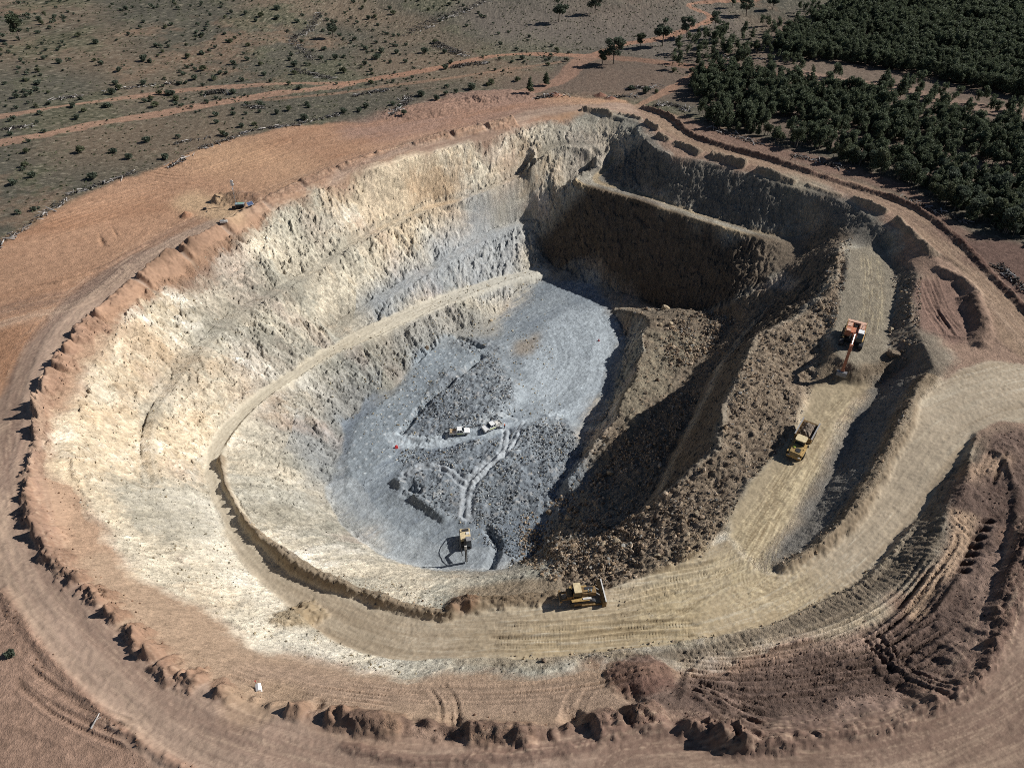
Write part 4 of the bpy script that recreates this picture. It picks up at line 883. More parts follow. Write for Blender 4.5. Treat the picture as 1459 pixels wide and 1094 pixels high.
# ------------------------------------------------------------------ articulated dump truck (front towards +x)
def dump_truck(px, to):
    p = hit(*px); t = empty('dump_truck', p, to)
    tag(t, 'yellow dump truck with cream cab roof carrying earth on the side ramp', 'dump truck')
    b = MB()
    b.prism([(5.6, .95), (5.75, 1.5), (5.35, 2.15), (3.7, 2.5), (2.1, 2.5), (2.1, .9)], -1.05, 1.05)
    b.box((5.45, 0, 1.15), (.5, 2.9, .5)); b.box((3.3, 0, 1.75), (3.9, 3.2, .14)); b.box((4.2, 1.3, 1.85), (2.2, .55, .22)); b.box((4.2, -1.3, 1.85), (2.2, .55, .22))
    body = b.build('body', 'yellow', t)
    MB().box((4.55, .35, 2.33), (.9, .9, .18), ry=.24).build('grille', 'dark', body); MB().box((4.0, -.55, 2.5), (.5, .4, .1)).build('marker', 'lime', body)
    cab = MB().prism([(3.1, 1.9), (2.95, 3.35), (1.35, 3.35), (1.15, 1.9)], -.95, .95).build('cab', 'glass', t)
    MB().box((2.1, 0, 3.46), (1.9, 2.1, .2), bev=.25).build('roof', 'cream', cab)
    for y in (-.98, .98):
        MB().beam((3.14, y, 1.9), (2.98, y, 3.36), .1, .1).build('pillar', 'yellow', cab); MB().beam((1.12, y, 1.9), (1.32, y, 3.36), .1, .1).build('pillar', 'yellow', cab)
    MB().box((1.1, 0, 1.1), (1.2, .8, .7)).box((-2.0, 0, 1.0), (6.0, .9, .5)).build('chassis', 'dirty_yellow', t)
    for y in (-1.7, 1.7): MB().box((2.9, y, 2.75), (.12, .3, .55)).rod((3.0, y * .62, 2.2), (2.9, y, 2.55), .04).build('mirror', 'dark', t)
    bed = MB()
    prof = [(-5.4, 1.95), (-4.2, 1.35), (.05, 1.15), (.35, 1.3), (.9, 3.0), (.78, 3.02), (.15, 1.45), (-4.1, 1.55), (-5.35, 2.15)]
    bed.prism(prof, -1.5, 1.5)
    for y in (-1.62, 1.62):
        bed.add([(-5.5, y - .09, 2.05), (.4, y - .09, 1.25), (.95, y - .09, 3.0), (-4.9, y - .09, 2.95), (-5.5, y + .09, 2.05), (.4, y + .09, 1.25), (.95, y + .09, 3.0), (-4.9, y + .09, 2.95)], [[0, 1, 2, 3], [7, 6, 5, 4], [0, 4, 5, 1], [1, 5, 6, 2], [2, 6, 7, 3], [3, 7, 4, 0]])
    bd = bed.build('dump_body', 'dirty_yellow', t)
    for y in (-1.66, 1.66): MB().box((-2.0, y, 3.02), (5.8, .26, .14)).build('rail', 'steel', bd)
    # heaped load
    v, f = [], []
    n, k = 16, 10
    for i in range(n):
        for j in range(k):
            x = -4.9 + 5.1 * i / (n - 1); y = -1.5 + 3.0 * j / (k - 1)
            e = min(i, n - 1 - i, j, k - 1 - j)
            v.append((x, y, 2.1 + min(e, 3) * .28 + random.uniform(-.12, .14)))
    for i in range(n - 1):
        for j in range(k - 1): f.append([i * k + j, (i + 1) * k + j, (i + 1) * k + j + 1, i * k + j + 1])
    MB().add(v, f).build('load', 'earth', t)
    for x in (3.75, -1.9, -3.6):
        for y in (-1.35, 1.35):
            w = MB().wheel((x, y, .9), .9, .72).build('wheel', 'rubber', t)
            MB().rod((x, y - .3, .9), (x, y + .3, .9), .5, n=14).build('rim', 'dirty_yellow', w)
    for y in (-1.0, 1.0): MB().box((5.72, y, 1.5), (.14, .4, .22)).build('headlight', 'offwhite', t)
    return t
dump_truck((1141, 634), heading((1158, 600), (1136, 640)))

# ------------------------------------------------------------------ big excavator
def link_arm(pts, w0, w1, h0, h1):
    m = MB()
    for i in range(len(pts) - 1):
        a = i / max(1, len(pts) - 1); b = (i + 1) / max(1, len(pts) - 1)
        m.beam(pts[i], pts[i + 1], w0 + (w1 - w0) * a, h0 + (h1 - h0) * a, h0 + (h1 - h0) * b)
    for p in pts: m.rod((p[0], -w0 * .62, p[2]), (p[0], w0 * .62, p[2]), .28, n=8)
    return m
def tracks(t, L, gauge, w, h, mat='dark'):
    for y in (-gauge / 2, gauge / 2):
        n = 7; prof = []
        r = h / 2
        for i in range(n + 1):
            a = -math.pi / 2 + math.pi * i / n; prof.append((L / 2 - r + r * math.cos(a), r + r * math.sin(a)))
        for i in range(n + 1):
            a = math.pi / 2 + math.pi * i / n; prof.append((-L / 2 + r + r * math.cos(a), r + r * math.sin(a)))
        m = MB().prism(prof, y - w / 2, y + w / 2)
        k = int(L / .32)
        for i in range(k): m.box((-L / 2 + r + (L - 2 * r) * (i + .5) / k, y, h + .015), (.14, w * .96, .05))
        tr = m.build('track', mat, t)
        MB().box((0, y, h * .5), (L * .7, w * 1.02, h * .4)).build('track_frame', 'dirty_yellow', tr)
def excavator(px, to, tip):
    p = hit(*px); t = empty('excavator', p, to)
    tag(t, 'large orange tracked excavator on the upper bench reaching down with its bucket', 'excavator')
    tracks(t, 6.4, 4.2, .85, 1.35)
    MB().box((0, 0, .95), (2.8, 3.4, .6)).rod((0, 0, 1.2), (0, 0, 1.6), 1.4, n=20).build('undercarriage', 'dark', t)
    b = MB()
    b.box((-1.0, 1.35, 2.35), (4.6, 1.3, 1.4)); b.box((-1.2, -1.35, 2.35), (4.2, 1.3, 1.4)); b.box((-1.4, 0, 2.1), (3.6, 1.5, 1.0))
    house = b.build('house', 'orange', t)
    MB().prism([(-3.1, 1.5), (-4.2, 1.7), (-4.3, 3.0), (-3.1, 3.2)], -2.1, 2.1).build('counterweight', 'pale_orange', t)
    for c, z in (((-2.0, 1.35, 3.1), (2.2, 1.0, .12)), ((-2.0, -1.35, 3.1), (1.6, 1.0, .12)), ((.4, -1.35, 3.1), (.9, .9, .1))): MB().box(c, z).build('deck_panel', 'pale_orange', house)
    m = MB()
    for i in range(4): m.box((-2.9 + i * .28, .0, 2.68), (.12, 1.2, .1))
    m.build('grille', 'dark', house)
    MB().rod((-2.0, -.4, 2.6), (-2.0, -.4, 3.5), .11).build('exhaust', 'dark', house)
    cab = MB().prism([(.5, 1.7), (2.3, 1.7), (2.3, 2.6), (1.9, 3.75), (.5, 3.75)], .75, 2.0).build('cab', 'glass', t)
    MB().box((1.2, 1.38, 3.82), (1.5, 1.3, .14)).build('roof', 'white', cab)
    for y in (-2.02, 2.02):
        m = MB(); m.rod((-3.0, y, 3.9), (1.6, y, 3.9), .05, n=5)
        for x in (-3.0, -1.5, 0, 1.6): m.rod((x, y, 3.0), (x, y, 3.9), .045, n=5)
        m.box((-.6, y * 1.03, 1.72), (5.0, .5, .1))
        m.build('handrail', 'yellow', t)
    # boom, stick and bucket in the working plane
    d = math.hypot(tip.x - p.x, tip.y - p.y); zt = tip.z - p.z
    foot = (1.0, 0, 2.4); elbow = (d * .50, 0, 5.6); knee = (d * .86, 0, 4.2); wrist = (d * .93, 0, zt + 2.0)
    boom = link_arm([foot, elbow, knee], .62, .5, 1.1, .65).build('boom', 'orange', t)
    for y in (-.62, .62): MB().rod((1.9, y, 1.9), (d * .30, y, 3.8), .18).rod((d * .25, y, 3.2), (d * .43, y, 5.05), .09).build('ram', 'steel', boom)
    stick = link_arm([(knee[0] - .35, 0, knee[2] + .9), wrist], .6, .5, .9, .5).build('stick', 'orange', t)
    MB().rod((d * .55, 0, 6.0), (knee[0] - .3, 0, knee[2] + .85), .15).build('ram', 'steel', stick)
    bp = []
    bx = MB()
    prof = [(0, 0), (.55, -.25), (.75, -1.0), (.35, -1.75), (-.6, -2.1), (-1.35, -1.75), (-1.2, -1.6), (-.6, -1.85), (.2, -1.55), (.55, -.95), (.4, -.4), (-.1, -.25)]
    bx.prism([(wrist[0] + x, wrist[2] + z) for x, z in prof], -1.0, 1.0)
    for y in (-1.02, 1.02): bx.prism([(wrist[0] + x, wrist[2] + z) for x, z in [(0, 0), (.55, -.25), (.75, -1.0), (.35, -1.75), (-.6, -2.1), (-1.35, -1.75), (-.5, -.6)]], y - .05, y + .05)
    bk = bx.build('bucket', 'grey', t)
    for k in range(5): MB().box((wrist[0] - 1.5, -.8 + k * .4, wrist[2] - 1.72), (.45, .16, .12), ry=.3).build('tooth', 'steel', bk)
    return t
e_tip = hit(1196, 541); e_base = hit(1213, 486)
excavator((1213, 486), math.atan2(e_tip.y - e_base.y, e_tip.x - e_base.x), e_tip)

# ------------------------------------------------------------------ bulldozer
def bulldozer(px, to):
    p = hit(*px); t = empty('bulldozer', p, to)
    tag(t, 'dirty yellow bulldozer with a wide blade and cream cab roof on the haul road', 'bulldozer')
    tracks(t, 4.6, 2.6, .62, 1.35)
    hood = MB().box((1.15, 0, 1.95), (2.5, 1.35, 1.0)).box((-.9, 0, 1.3), (2.4, 1.9, .9)).build('hood', 'dirty_yellow', t)
    MB().box((1.2, .3, 2.48), (1.5, .5, .08)).box((2.42, 0, 1.85), (.08, 1.1, .8)).build('grille', 'dark', hood)
    MB().rod((1.0, -.4, 2.4), (1.0, -.4, 3.2), .09).rod((1.5, -.4, 2.4), (1.5, -.4, 2.9), .14).build('exhaust', 'blue', hood)
    cab = MB().prism([(-.1, 1.8), (-.25, 3.15), (-1.5, 3.15), (-1.7, 1.8)], -.85, .85).build('cab', 'glass', t)
    MB().box((-.85, 0, 3.28), (1.25, 2.0, .2)).build('roof', 'cream', cab)
    for y in (-.9, .9):
        for x in (-.15, -1.6): MB().beam((x, y, 1.8), (x * .98 - .1, y, 3.2), .1, .1).build('pillar', 'dirty_yellow', cab)
    MB().box((-2.2, 0, 1.75), (.9, 1.8, .8)).build('fuel_tank', 'dirty_yellow', t)
    for y in (-1.3, 1.3): MB().box((-.9, y, 1.6), (2.2, .6, .1)).box((.6, y, 1.52), (1.0, .5, .1)).build('fender', 'yellow', t)
    MB().box((.7, -1.2, 1.62), (1.5, .35, .3)).build('toolbox', 'offwhite', t)
    # blade: curved shell
    prof = []
    for i in range(8):
        a = i / 7; prof.append((3.75 - .45 * math.sin(math.pi * a), .12 + 1.65 * a))
    back = [(x - .16, z) for x, z in prof[::-1]]
    bl = MB().prism(prof + back, -2.35, 2.35)
    for y in (-2.38, 2.38): bl.prism([(3.1, .2), (3.85, .1), (3.85, 1.75), (3.3, 1.7)], y - .05, y + .05)
    blade = bl.build('blade', 'dirty_yellow', t)
    MB().box((3.8, 0, 1.82), (.22, 4.75, .16)).box((3.86, 0, .1), (.16, 4.75, .2)).build('edge', 'offwhite', blade)
    for y in (-1.75, 1.75): MB().beam((-.3, y, .65), (3.5, y, .5), .24, .35).build('push_arm', 'dirty_yellow', t)
    for y in (-.55, .55): MB().rod((2.3, y, 2.2), (3.45, y, .9), .1).build('ram', 'steel', t)
    rp = MB().beam((-2.4, -.7, 1.4), (-3.7, -.7, 1.3), .25, .35).beam((-2.4, .7, 1.4), (-3.7, .7, 1.3), .25, .35).box((-3.75, 0, 1.3), (.4, 2.3, .5)).build('ripper', 'dirty_yellow', t)
    for y in (-.9, .9): MB().beam((-3.8, y, 1.5), (-3.95, y, .15), .16, .32, .2).build('shank', 'steel', rp)
    return t
bulldozer((828, 853), heading((796, 858), (858, 848)))

# ------------------------------------------------------------------ blast-hole drill rig
def drill_rig(px, tip):
    p = hit(*px); q = hit(*tip); t = empty('drill_rig', p, math.atan2(q.y - p.y, q.x - p.x))
    tag(t, 'yellow tracked drill rig with a cab and upright mast on the grey pit floor', 'drill rig')
    tracks(t, 3.2, 1.9, .4, .75)
    MB().box((0, 0, .75), (1.8, 1.5, .4)).build('undercarriage', 'dark', t)
    body = MB().box((-1.0, 0, 1.65), (3.0, 2.3, 1.35)).build('body', 'cream', t)
    m = MB().box((-2.0, .1, 2.36), (.7, 1.5, .1))
    m.rod((-1.7, -.6, 2.3), (-1.7, -.6, 2.7), .12); m.build('vent', 'dark', body)
    MB().box((-1.1, .55, 2.36), (.7, .8, .12)).build('hatch', 'offwhite', body)
    cab = MB().prism([(.35, 1.05), (1.65, 1.05), (1.7, 1.8), (1.4, 2.75), (.35, 2.75)], -.05, 1.15).build('cab', 'glass', t)
    MB().box((.9, .55, 2.82), (1.2, 1.25, .12)).build('roof', 'grey', cab)
    MB().box((.8, -.7, 1.3), (1.0, .8, .6)).build('platform', 'dark', t)
    d = math.hypot(q.x - p.x, q.y - p.y)
    MB().beam((1.2, -.4, 1.6), (d * .55, -.4, 3.0), .35, .45).beam((d * .55, -.4, 3.0), (d - .4, -.4, 2.2), .3, .4).build('boom', 'dark', t)
    ms = MB().box((d, -.35, 4.1), (.42, .45, 7.8))
    for k in range(9): ms.box((d + .22, -.35, .6 + k * .85), (.1, .6, .12))
    mast = ms.build('mast', 'dark', t)
    MB().box((d + .28, -.35, 5.4), (.4, .5, 1.1)).build('rotary_head', 'offwhite', mast)
    MB().rod((d + .3, -.35, .05), (d + .3, -.35, 5.0), .06).build('drill_rod', 'steel', mast)
    m = MB()
    for i in range(14):
        a = i / 13; x0 = -2.3 + (d + 2.2) * a
        b = (i + 1) / 13
        if i < 13: m.rod((x0, -1.15 - .3 * math.sin(a * 3.1), 2.2 + 1.2 * math.sin(a * 3.1)), (-2.3 + (d + 2.2) * b, -1.15 - .3 * math.sin(b * 3.1), 2.2 + 1.2 * math.sin(b * 3.1)), .09, n=6)
    m.build('dust_hose', 'rubber', t)
    return t
drill_rig((664, 775), (667, 801))

# ------------------------------------------------------------------ utility vehicles on the pit floor
def ute(px, to, label, cargo):
    p = hit(*px); t = empty('utility_vehicle', p, to); tag(t, label, 'utility vehicle', 'utility vehicles on the pit floor')
    MB().prism([(2.6, .45), (2.68, .75), (2.55, .98), (1.2, 1.08), (-.75, 1.08), (-.75, .4), (2.4, .4)], -.9, .9).build('body', 'white', t)
    cab = MB().prism([(1.25, 1.06), (.55, 1.66), (-.55, 1.68), (-.85, 1.06)], -.8, .8).build('cab', 'glass', t)
    MB().box((0, 0, 1.73), (1.25, 1.5, .1), bev=.15).build('roof', 'white', cab)
    for y in (-.82, .82):
        for a, b, w in (((1.2, y, 1.06), (.55, y, 1.72), .07), ((-.86, y, 1.06), (-.55, y, 1.72), .12), ((0, y, 1.06), (0, y, 1.7), .1)): MB().beam(a, b, .07, w).build('pillar', 'white', cab)
    tr = MB().box((-1.75, 0, .72), (1.9, 1.9, .1))
    for y in (-.93, .93): tr.box((-1.75, y, .92), (1.9, .05, .34))
    tr.box((-2.7, 0, .92), (.05, 1.9, .34)); tr.box((-.83, 0, 1.2), (.06, 1.8, .9))
    tray = tr.build('tray', 'offwhite', t)
    MB().prism([(1.0, .62), (1.0, .86), (-.7, .86), (-.7, .62)], -.915, .915).build('stripe', 'lime', t)
    cargo(tray)
    for x in (1.65, -1.6):
        for y in (-.82, .82):
            w = MB().wheel((x, y, .38), .38, .24).build('wheel', 'rubber', t)
            MB().rod((x, y - .1, .38), (x, y + .1, .38), .22, n=10).build('rim', 'grey', w)
    for y in (-.66, .66): MB().box((2.62, y, .82), (.08, .36, .16)).build('headlight', 'offwhite', t)
    for y in (-1.02, 1.02): MB().box((.95, y, 1.15), (.1, .24, .14)).build('mirror', 'white', t)
    return t
ute((655, 618), heading((636, 620), (675, 616)), 'white dual cab utility with timber in its tray, nose to the right', lambda tr: MB().box((-2.2, .1, .95), (.5, 1.5, .4)).box((-1.5, .6, .9), (1.3, .3, .25)).build('timber', 'timber', tr))
ute((701, 610), heading((718, 604), (686, 616)), 'white dual cab utility with lime stripes and tubs in its tray, nose to the left', lambda tr: MB().box((-1.2, .4, 1.0), (.6, .7, .5)).rod((-2.0, .3, .75), (-2.0, .3, 1.2), .3).box((-1.2, -.45, .95), (.5, .5, .4)).build('tubs', 'offwhite', tr))

# ------------------------------------------------------------------ worker behind the right-hand utility (one skinned body)
def person(px, to, label):
    p = hit(*px); t = empty('person', p, to); tag(t, label, 'person')
    J = {'pelvis': (0, 0, .95, .15), 'waist': (.0, 0, 1.12, .14), 'chest': (.03, 0, 1.33, .17), 'neck': (.05, 0, 1.50, .065), 'head': (.07, 0, 1.66, .105), 'crown': (.07, 0, 1.74, .08)}
    for s, n in ((1, 'l'), (-1, 'r')):
        J.update({'sh' + n: (.03, s * .20, 1.42, .075), 'el' + n: (.10 if s > 0 else .02, s * .27, 1.15, .052), 'wr' + n: (.30 if s > 0 else .10, s * .25, 1.02 if s > 0 else .90, .036), 'ha' + n: (.38 if s > 0 else .13, s * .24, .99 if s > 0 else .82, .042),
                  'hi' + n: (0, s * .10, .90, .11), 'kn' + n: (.05 if s > 0 else -.02, s * .12, .50, .072), 'an' + n: (.0 if s > 0 else -.12, s * .13, .09, .052), 'to' + n: (.17 if s > 0 else .05, s * .15, .05, .045)})
        for k in range(4): J['f%d%s' % (k, n)] = (J['ha' + n][0] + .075 - .008 * abs(k - 1.4), J['ha' + n][1] - .03 + .02 * k, J['ha' + n][2] - .03, .010)
        J['th' + n] = (J['ha' + n][0] + .03, J['ha' + n][1] - s * .055, J['ha' + n][2] - .01, .011)
    E = [('pelvis', 'waist'), ('waist', 'chest'), ('chest', 'neck'), ('neck', 'head'), ('head', 'crown')]
    for n in 'lr':
        E += [('chest', 'sh' + n), ('sh' + n, 'el' + n), ('el' + n, 'wr' + n), ('wr' + n, 'ha' + n), ('pelvis', 'hi' + n), ('hi' + n, 'kn' + n), ('kn' + n, 'an' + n), ('an' + n, 'to' + n), ('ha' + n, 'th' + n)] + [('ha' + n, 'f%d%s' % (k, n)) for k in range(4)]
    def skin(name, keys, grow, mat, parent):
        ks = [k for k in J if k in keys]; ix_ = {k: i for i, k in enumerate(ks)}
        me = bpy.data.meshes.new(name); me.from_pydata([J[k][:3] for k in ks], [(ix_[a], ix_[b]) for a, b in E if a in ix_ and b in ix_], [])
        o = bpy.data.objects.new(name, me); COL.objects.link(o); o.parent = parent
        md = o.modifiers.new('skin', 'SKIN'); sv = me.skin_vertices[0].data if me.skin_vertices else None
        if sv is None:
            bm = bmesh.new(); bm.from_mesh(me); bm.verts.layers.skin.verify(); bm.to_mesh(me); bm.free(); sv = me.skin_vertices[0].data
        for k in ks: sv[ix_[k]].radius = (J[k][3] * grow,) * 2; sv[ix_[k]].use_root = (ix_[k] == 0)
        o.modifiers.new('smooth', 'SUBSURF').levels = 1; o.modifiers['smooth'].render_levels = 1
        me.materials.append(MT[mat]); return o
    skin('body', set(J), 1.0, 'skin', t)
    arms = {a + n for a in ('sh', 'el', 'wr') for n in 'lr'}
    skin('shirt', {'pelvis', 'waist', 'chest'} | arms, 1.16, 'hivis', t)
    skin('trousers', {'pelvis'} | {a + n for a in ('hi', 'kn', 'an') for n in 'lr'}, 1.18, 'navy', t)
    MB().rod((.07, 0, 1.70), (.07, 0, 1.80), .135, .09, n=14).rod((.09, 0, 1.69), (.09, 0, 1.705), .17, n=14).build('hard_hat', 'white', t)
    m = MB()
    for s in (1, -1): m.box((.165, s * .038, 1.665), (.02, .03, .018))
    m.box((.185, 0, 1.64), (.03, .026, .05)); m.box((.168, 0, 1.60), (.014, .05, .012))
    m.build('face', 'dark', t)
    return t
person((719, 610), math.pi, 'worker in orange high visibility shirt and white hard hat standing behind the right utility')
p = hit(565, 638)
t = empty('marker_bag', p, .4); tag(t, 'small red marker bag lying at the edge of the blast holes', 'bag')
m = MB().box((0, 0, .3), (.85, .75, .6), taper=.7).box((.1, .1, .62), (.5, .4, .2), taper=.6); m.build('sack', 'red', t); MB().rod((-.1, 0, .7), (-.1, 0, .95), .1, .05).build('neck', 'red', t)
p = hit(853, 486)
t = empty('marker_cone', p); tag(t, 'tiny red cone standing alone on the pale wheel tracks', 'cone')
MB().rod((0, 0, .04), (0, 0, .8), .22, .05, n=12).build('cone', 'red', t); MB().box((0, 0, .03), (.6, .6, .06)).build('base', 'dark', t)

# ------------------------------------------------------------------ equipment on the orange platform
p = hit(343, 297); t = empty('lighting_tower', p, .1); t.scale = (0.8,) * 3; tag(t, 'trailer lighting tower with pale canopy beside the soil mound on the orange platform', 'lighting tower')
body = MB().box((0, 0, 1.1), (2.9, 1.5, 1.1)).build('body', 'dark', t); MB().box((0, 0, 1.75), (3.2, 1.7, .18)).build('canopy', 'blue', body); MB().box((.2, .2, 1.87), (1.8, 1.0, .06)).build('panel', 'green', body)
MB().rod((-1.2, 0, 1.8), (-1.2, 0, 7.5), .09).box((-1.2, 0, 7.5), (.2, 1.2, .3)).build('mast', 'grey', t); MB().beam((1.5, 0, .55), (2.9, 0, .4), .12, .12).build('drawbar', 'dark', t)
for y in (-.75, .75): MB().wheel((0, y, .42), .42, .25).build('wheel', 'rubber', t)
MB().box((-2.2, -.4, .5), (1.1, .8, .9)).build('pump', 'dark', t)
p = hit(357, 294); t = empty('solar_trailer', p, .7); t.scale = (0.62,) * 3; tag(t, 'small trailer with one tilted blue solar panel at the bund', 'solar panel')
pn = MB().box((0, 0, 1.5), (2.6, 1.8, .08), rx=-.0, ry=.0).build('panel', 'solar', t); pn.rotation_euler = (.55, .0, 0); pn.location = (0, .6, .1)
fr = MB().box((0, 0, 1.48), (2.75, 1.95, .06)).build('frame', 'offwhite', t); fr.rotation_euler = (.55, 0, 0); fr.location = (0, .6, .1)
MB().box((0, .1, .5), (1.8, 1.0, .5)).rod((0, .1, .6), (0, .1, 1.5), .08).build('chassis', 'dark', t)
for y in (-.5, .6): MB().wheel((0, y, .3), .3, .2).build('wheel', 'rubber', t)
p = hit(319, 317); t = empty('equipment_case', p, .3); tag(t, 'low pale grey equipment case lying at the notch in the bund', 'case')
MB().box((0, 0, .3), (2.0, .8, .5)).build('case', 'offwhite', t); MB().box((-.4, 0, .6), (1.0, .75, .1), ry=.1).build('lid', 'grey', t); MB().box((-1.5, -.1, .15), (.9, .4, .25)).build('tray', 'dark', t)
p = hit(334, 276); t = empty('round_sign', p, 0); tag(t, 'two white round discs on a thin pole above the soil mound', 'sign')
MB().rod((0, 0, -.5), (0, 0, 3.6), .05).build('pole', 'grey', t)
for z in (2.75, 3.65): MB().rod((-.0, -.10, z), (0, .04, z), .46, n=20).build('disc', 'white', t)
p = hit(292, 299); t = empty('water_pump', p, .3); tag(t, 'small dark pump with a hose lying on the pale clearing', 'pump')
MB().box((0, 0, .3), (1.0, .6, .5)).build('body', 'dark', t); MB().rod((.5, 0, .1), (4.0, .3, .08), .06).build('hose', 'rubber', t)
p = hit(370, 983); t = empty('water_tank', p, .35); t.scale = (0.72,) * 3; tag(t, 'small white tank hut with a post in the dug bay of the lower bund', 'tank')
b = MB().box((0, 0, .55), (1.0, 1.5, 1.1), taper=.9).build('tank', 'white', t); MB().prism([(-.55, 1.1), (0, 1.35), (.55, 1.1)], -.78, .78).build('lid', 'white', b)
MB().rod((-.35, 1.0, 0), (-.35, 1.0, 2.0), .05).build('post', 'dark', t); MB().box((-.35, 1.0, 1.9), (.2, .2, .35)).build('gauge', 'red', t)
p = hit(137, 1028); t = empty('timber_post', p, 1.4); t.scale = (0.65,) * 3; tag(t, 'short pale dead log lying on bare soil beside the drain', 'log')
MB().rod((-1.6, 0, .15), (1.6, .15, .2), .2, .13, n=8).rod((.2, 0, .2), (1.0, -.7, .25), .08, .04, n=6).build('log', 'deadwood', t)

# ------------------------------------------------------------------ trees and shrubs
def cards(centres, radii, n, size, flat=.7):
    """leaf clumps: small bent quads spread through ellipsoid clumps"""
    V, F = [], []
    for c, r in zip(centres, radii):
        k = max(6, int(n * r[0] * r[1]))
        u = RNG.normal(size=(k, 3)); u /= np.linalg.norm(u, axis=1)[:, None]
        rad_ = RNG.random(k)[:, None] ** .4
        pos = np.array(c) + u * rad_ * np.array(r)
        for q in range(k):
            a = Vector(RNG.normal(size=3)); a.z *= .6; a.normalize(); b = a.cross(Vector(RNG.normal(size=3))); b.normalize()
            s = size * RNG.uniform(.6, 1.3); o = Vector(pos[q])
            i = len(V)
            V += [o - a * s - b * s * .5, o + a * s * .2 - b * s * .6, o + a * s + b * s * .1, o - a * s * .1 + b * s * .6]
            F.append([i, i + 1, i + 2, i + 3])
    return V, F
def tree_proto(name, h, kind, leaf, label, cat='tree'):
    t = empty(name, (0, 0, -50)); tag(t, label, cat)
    tr = MB(); cs, rs = [], []
    if kind == 'gum':
        lean = random.uniform(-.4, .4)
        tr.rod((0, 0, -.4), (lean, 0, h * .45), .28, .2, 7)
        for k in range(11):
            a = k * 2.4 + random.random(); l = h * random.uniform(.08, .30); z0 = h * random.uniform(.25, .45)
            e = (lean + math.cos(a) * l, math.sin(a) * l, h * random.uniform(.42, .92))
            tr.rod((lean, 0, z0), e, .13, .05, 5); cs.append(e); r = h * random.uniform(.11, .19); rs.append((r, r, r * .75))
    elif kind == 'pine':
        tr.rod((0, 0, -.4), (0, 0, h * .9), .16, .04, 6)
        for k in range(10):
            f = k / 9; r = h * (.20 * (1 - f) ** .7 + .05); a = k * 2.4
            cs.append((math.cos(a) * r * .35, math.sin(a) * r * .35, h * (.22 + .72 * f))); rs.append((r, r, h * .09))
            tr.rod((0, 0, h * (.2 + .6 * f)), (math.cos(a) * r, math.sin(a) * r, h * (.26 + .6 * f)), .05, .02, 4)
    elif kind == 'bushy':
        tr.rod((0, 0, -.4), (.1, 0, h * .55), .18, .09, 6)
        for k in range(9):
            a = k * 2.4 + random.random(); l = h * random.uniform(.04, .19); z = h * random.uniform(.32, .92)
            e = (math.cos(a) * l, math.sin(a) * l, z); tr.rod((.05, 0, h * .35), e, .07, .03, 4)
            cs.append(e); r = h * random.uniform(.12, .19); rs.append((r, r, r * .9))
    else:
        for k in range(6):
            a = k * 1.3 + random.random(); l = h * random.uniform(.05, .42); e = (math.cos(a) * l, math.sin(a) * l, h * random.uniform(.4, .7))
            tr.rod((0, 0, -.2), e, .05, .02, 4); cs.append(e); r = h * random.uniform(.32, .5); rs.append((r, r, r * .75))
    tr.build('trunk' if kind != 'shrub' else 'stems', 'bark', t)
    V, F = cards(cs, rs, {'gum': 62, 'pine': 60, 'bushy': 88, 'shrub': 150}[kind], {'gum': .40, 'pine': .34, 'bushy': .28, 'shrub': .22}[kind])
    MB().add(V, F).build('crown', leaf, t)
    return t
def place(proto, x, y, sc, label, group, first):
    o = proto if id(proto) not in first else copy_tree(proto)
    first.add(id(proto))
    o.location = (x, y, float(Zat(x, y)) - .05); o.rotation_euler = (0, 0, random.uniform(0, 6.28)); o.scale = (sc * random.uniform(.9, 1.1), sc * random.uniform(.9, 1.1), sc * random.uniform(.9, 1.1))
    o['label'] = label
    if group: o['group'] = group
    elif 'group' in o: del o['group']
    return o
first = set()
def crown_of(o): return [c for c in o.children if c.name.startswith('crown')][0]
gums = [tree_proto('gum_tree', h, 'gum', l, 'gum tree') for h, l in ((11, 'leaf_grey'), (12, 'leaf_grey'), (10, 'leaf_dark'))]
bushy = [tree_proto('bushy_tree', h, 'bushy', l, 'bushy tree') for h, l in ((6.5, 'leaf_dark'), (7.2, 'leaf_grey'), (6, 'leaf_dark'), (7.5, 'leaf_olive'))]
pines = [tree_proto('pine_tree', h, 'pine', l, 'pine tree') for h, l in ((7, 'leaf_dark'), (8, 'leaf_dark'))]
shrubs = [tree_proto('shrub', h, 'shrub', l, 'shrub', 'shrub') for h, l in ((1.7, 'leaf_olive'), (1.4, 'leaf_grey'), (2.0, 'leaf_grey'))]
for px, k, sc, lab in (((796, 32), 0, 1.05, 'left one of the gum tree pair on the grey flat, casting a long shadow'), ((848, 19), 1, .85, 'gum tree on the grey flat, right of its pair at the top edge'),
    ((29, 58), 2, 1.0, 'broad gum tree alone in the scrub at the far left'), ((475, 56), 0, .8, 'thin pale gum tree beside the bent windrow of dead timber'),
    ((874, 92), 1, 1.0, 'largest gum tree at the bend where the tracks meet'), ((858, 94), 2, .6, 'smaller gum tree tucked against the largest one at the track bend'),
    ((944, 66), 0, 1.05, 'tall gum tree beside the winding track near the grey flat'), ((978, 54), 1, .8, 'gum tree right of the tall one beside the winding track'),
    ((912, 68), 2, .6, 'small gum tree between the track bend and the tall roadside gum'), ((1101, 14), 0, .75, 'rounded gum tree near the track at the upper right edge'), ((1063, 24), 1, .8, 'gum tree below the upper right track bend'), ((1043, 12), 2, .65, 'small gum tree against the upper right track loop'), ((1018, 42), 1, .6, 'slim gum tree just outside the bend of the winding track')):
    p = hit(*px); place(gums[k], p.x, p.y, sc, lab, None, first)
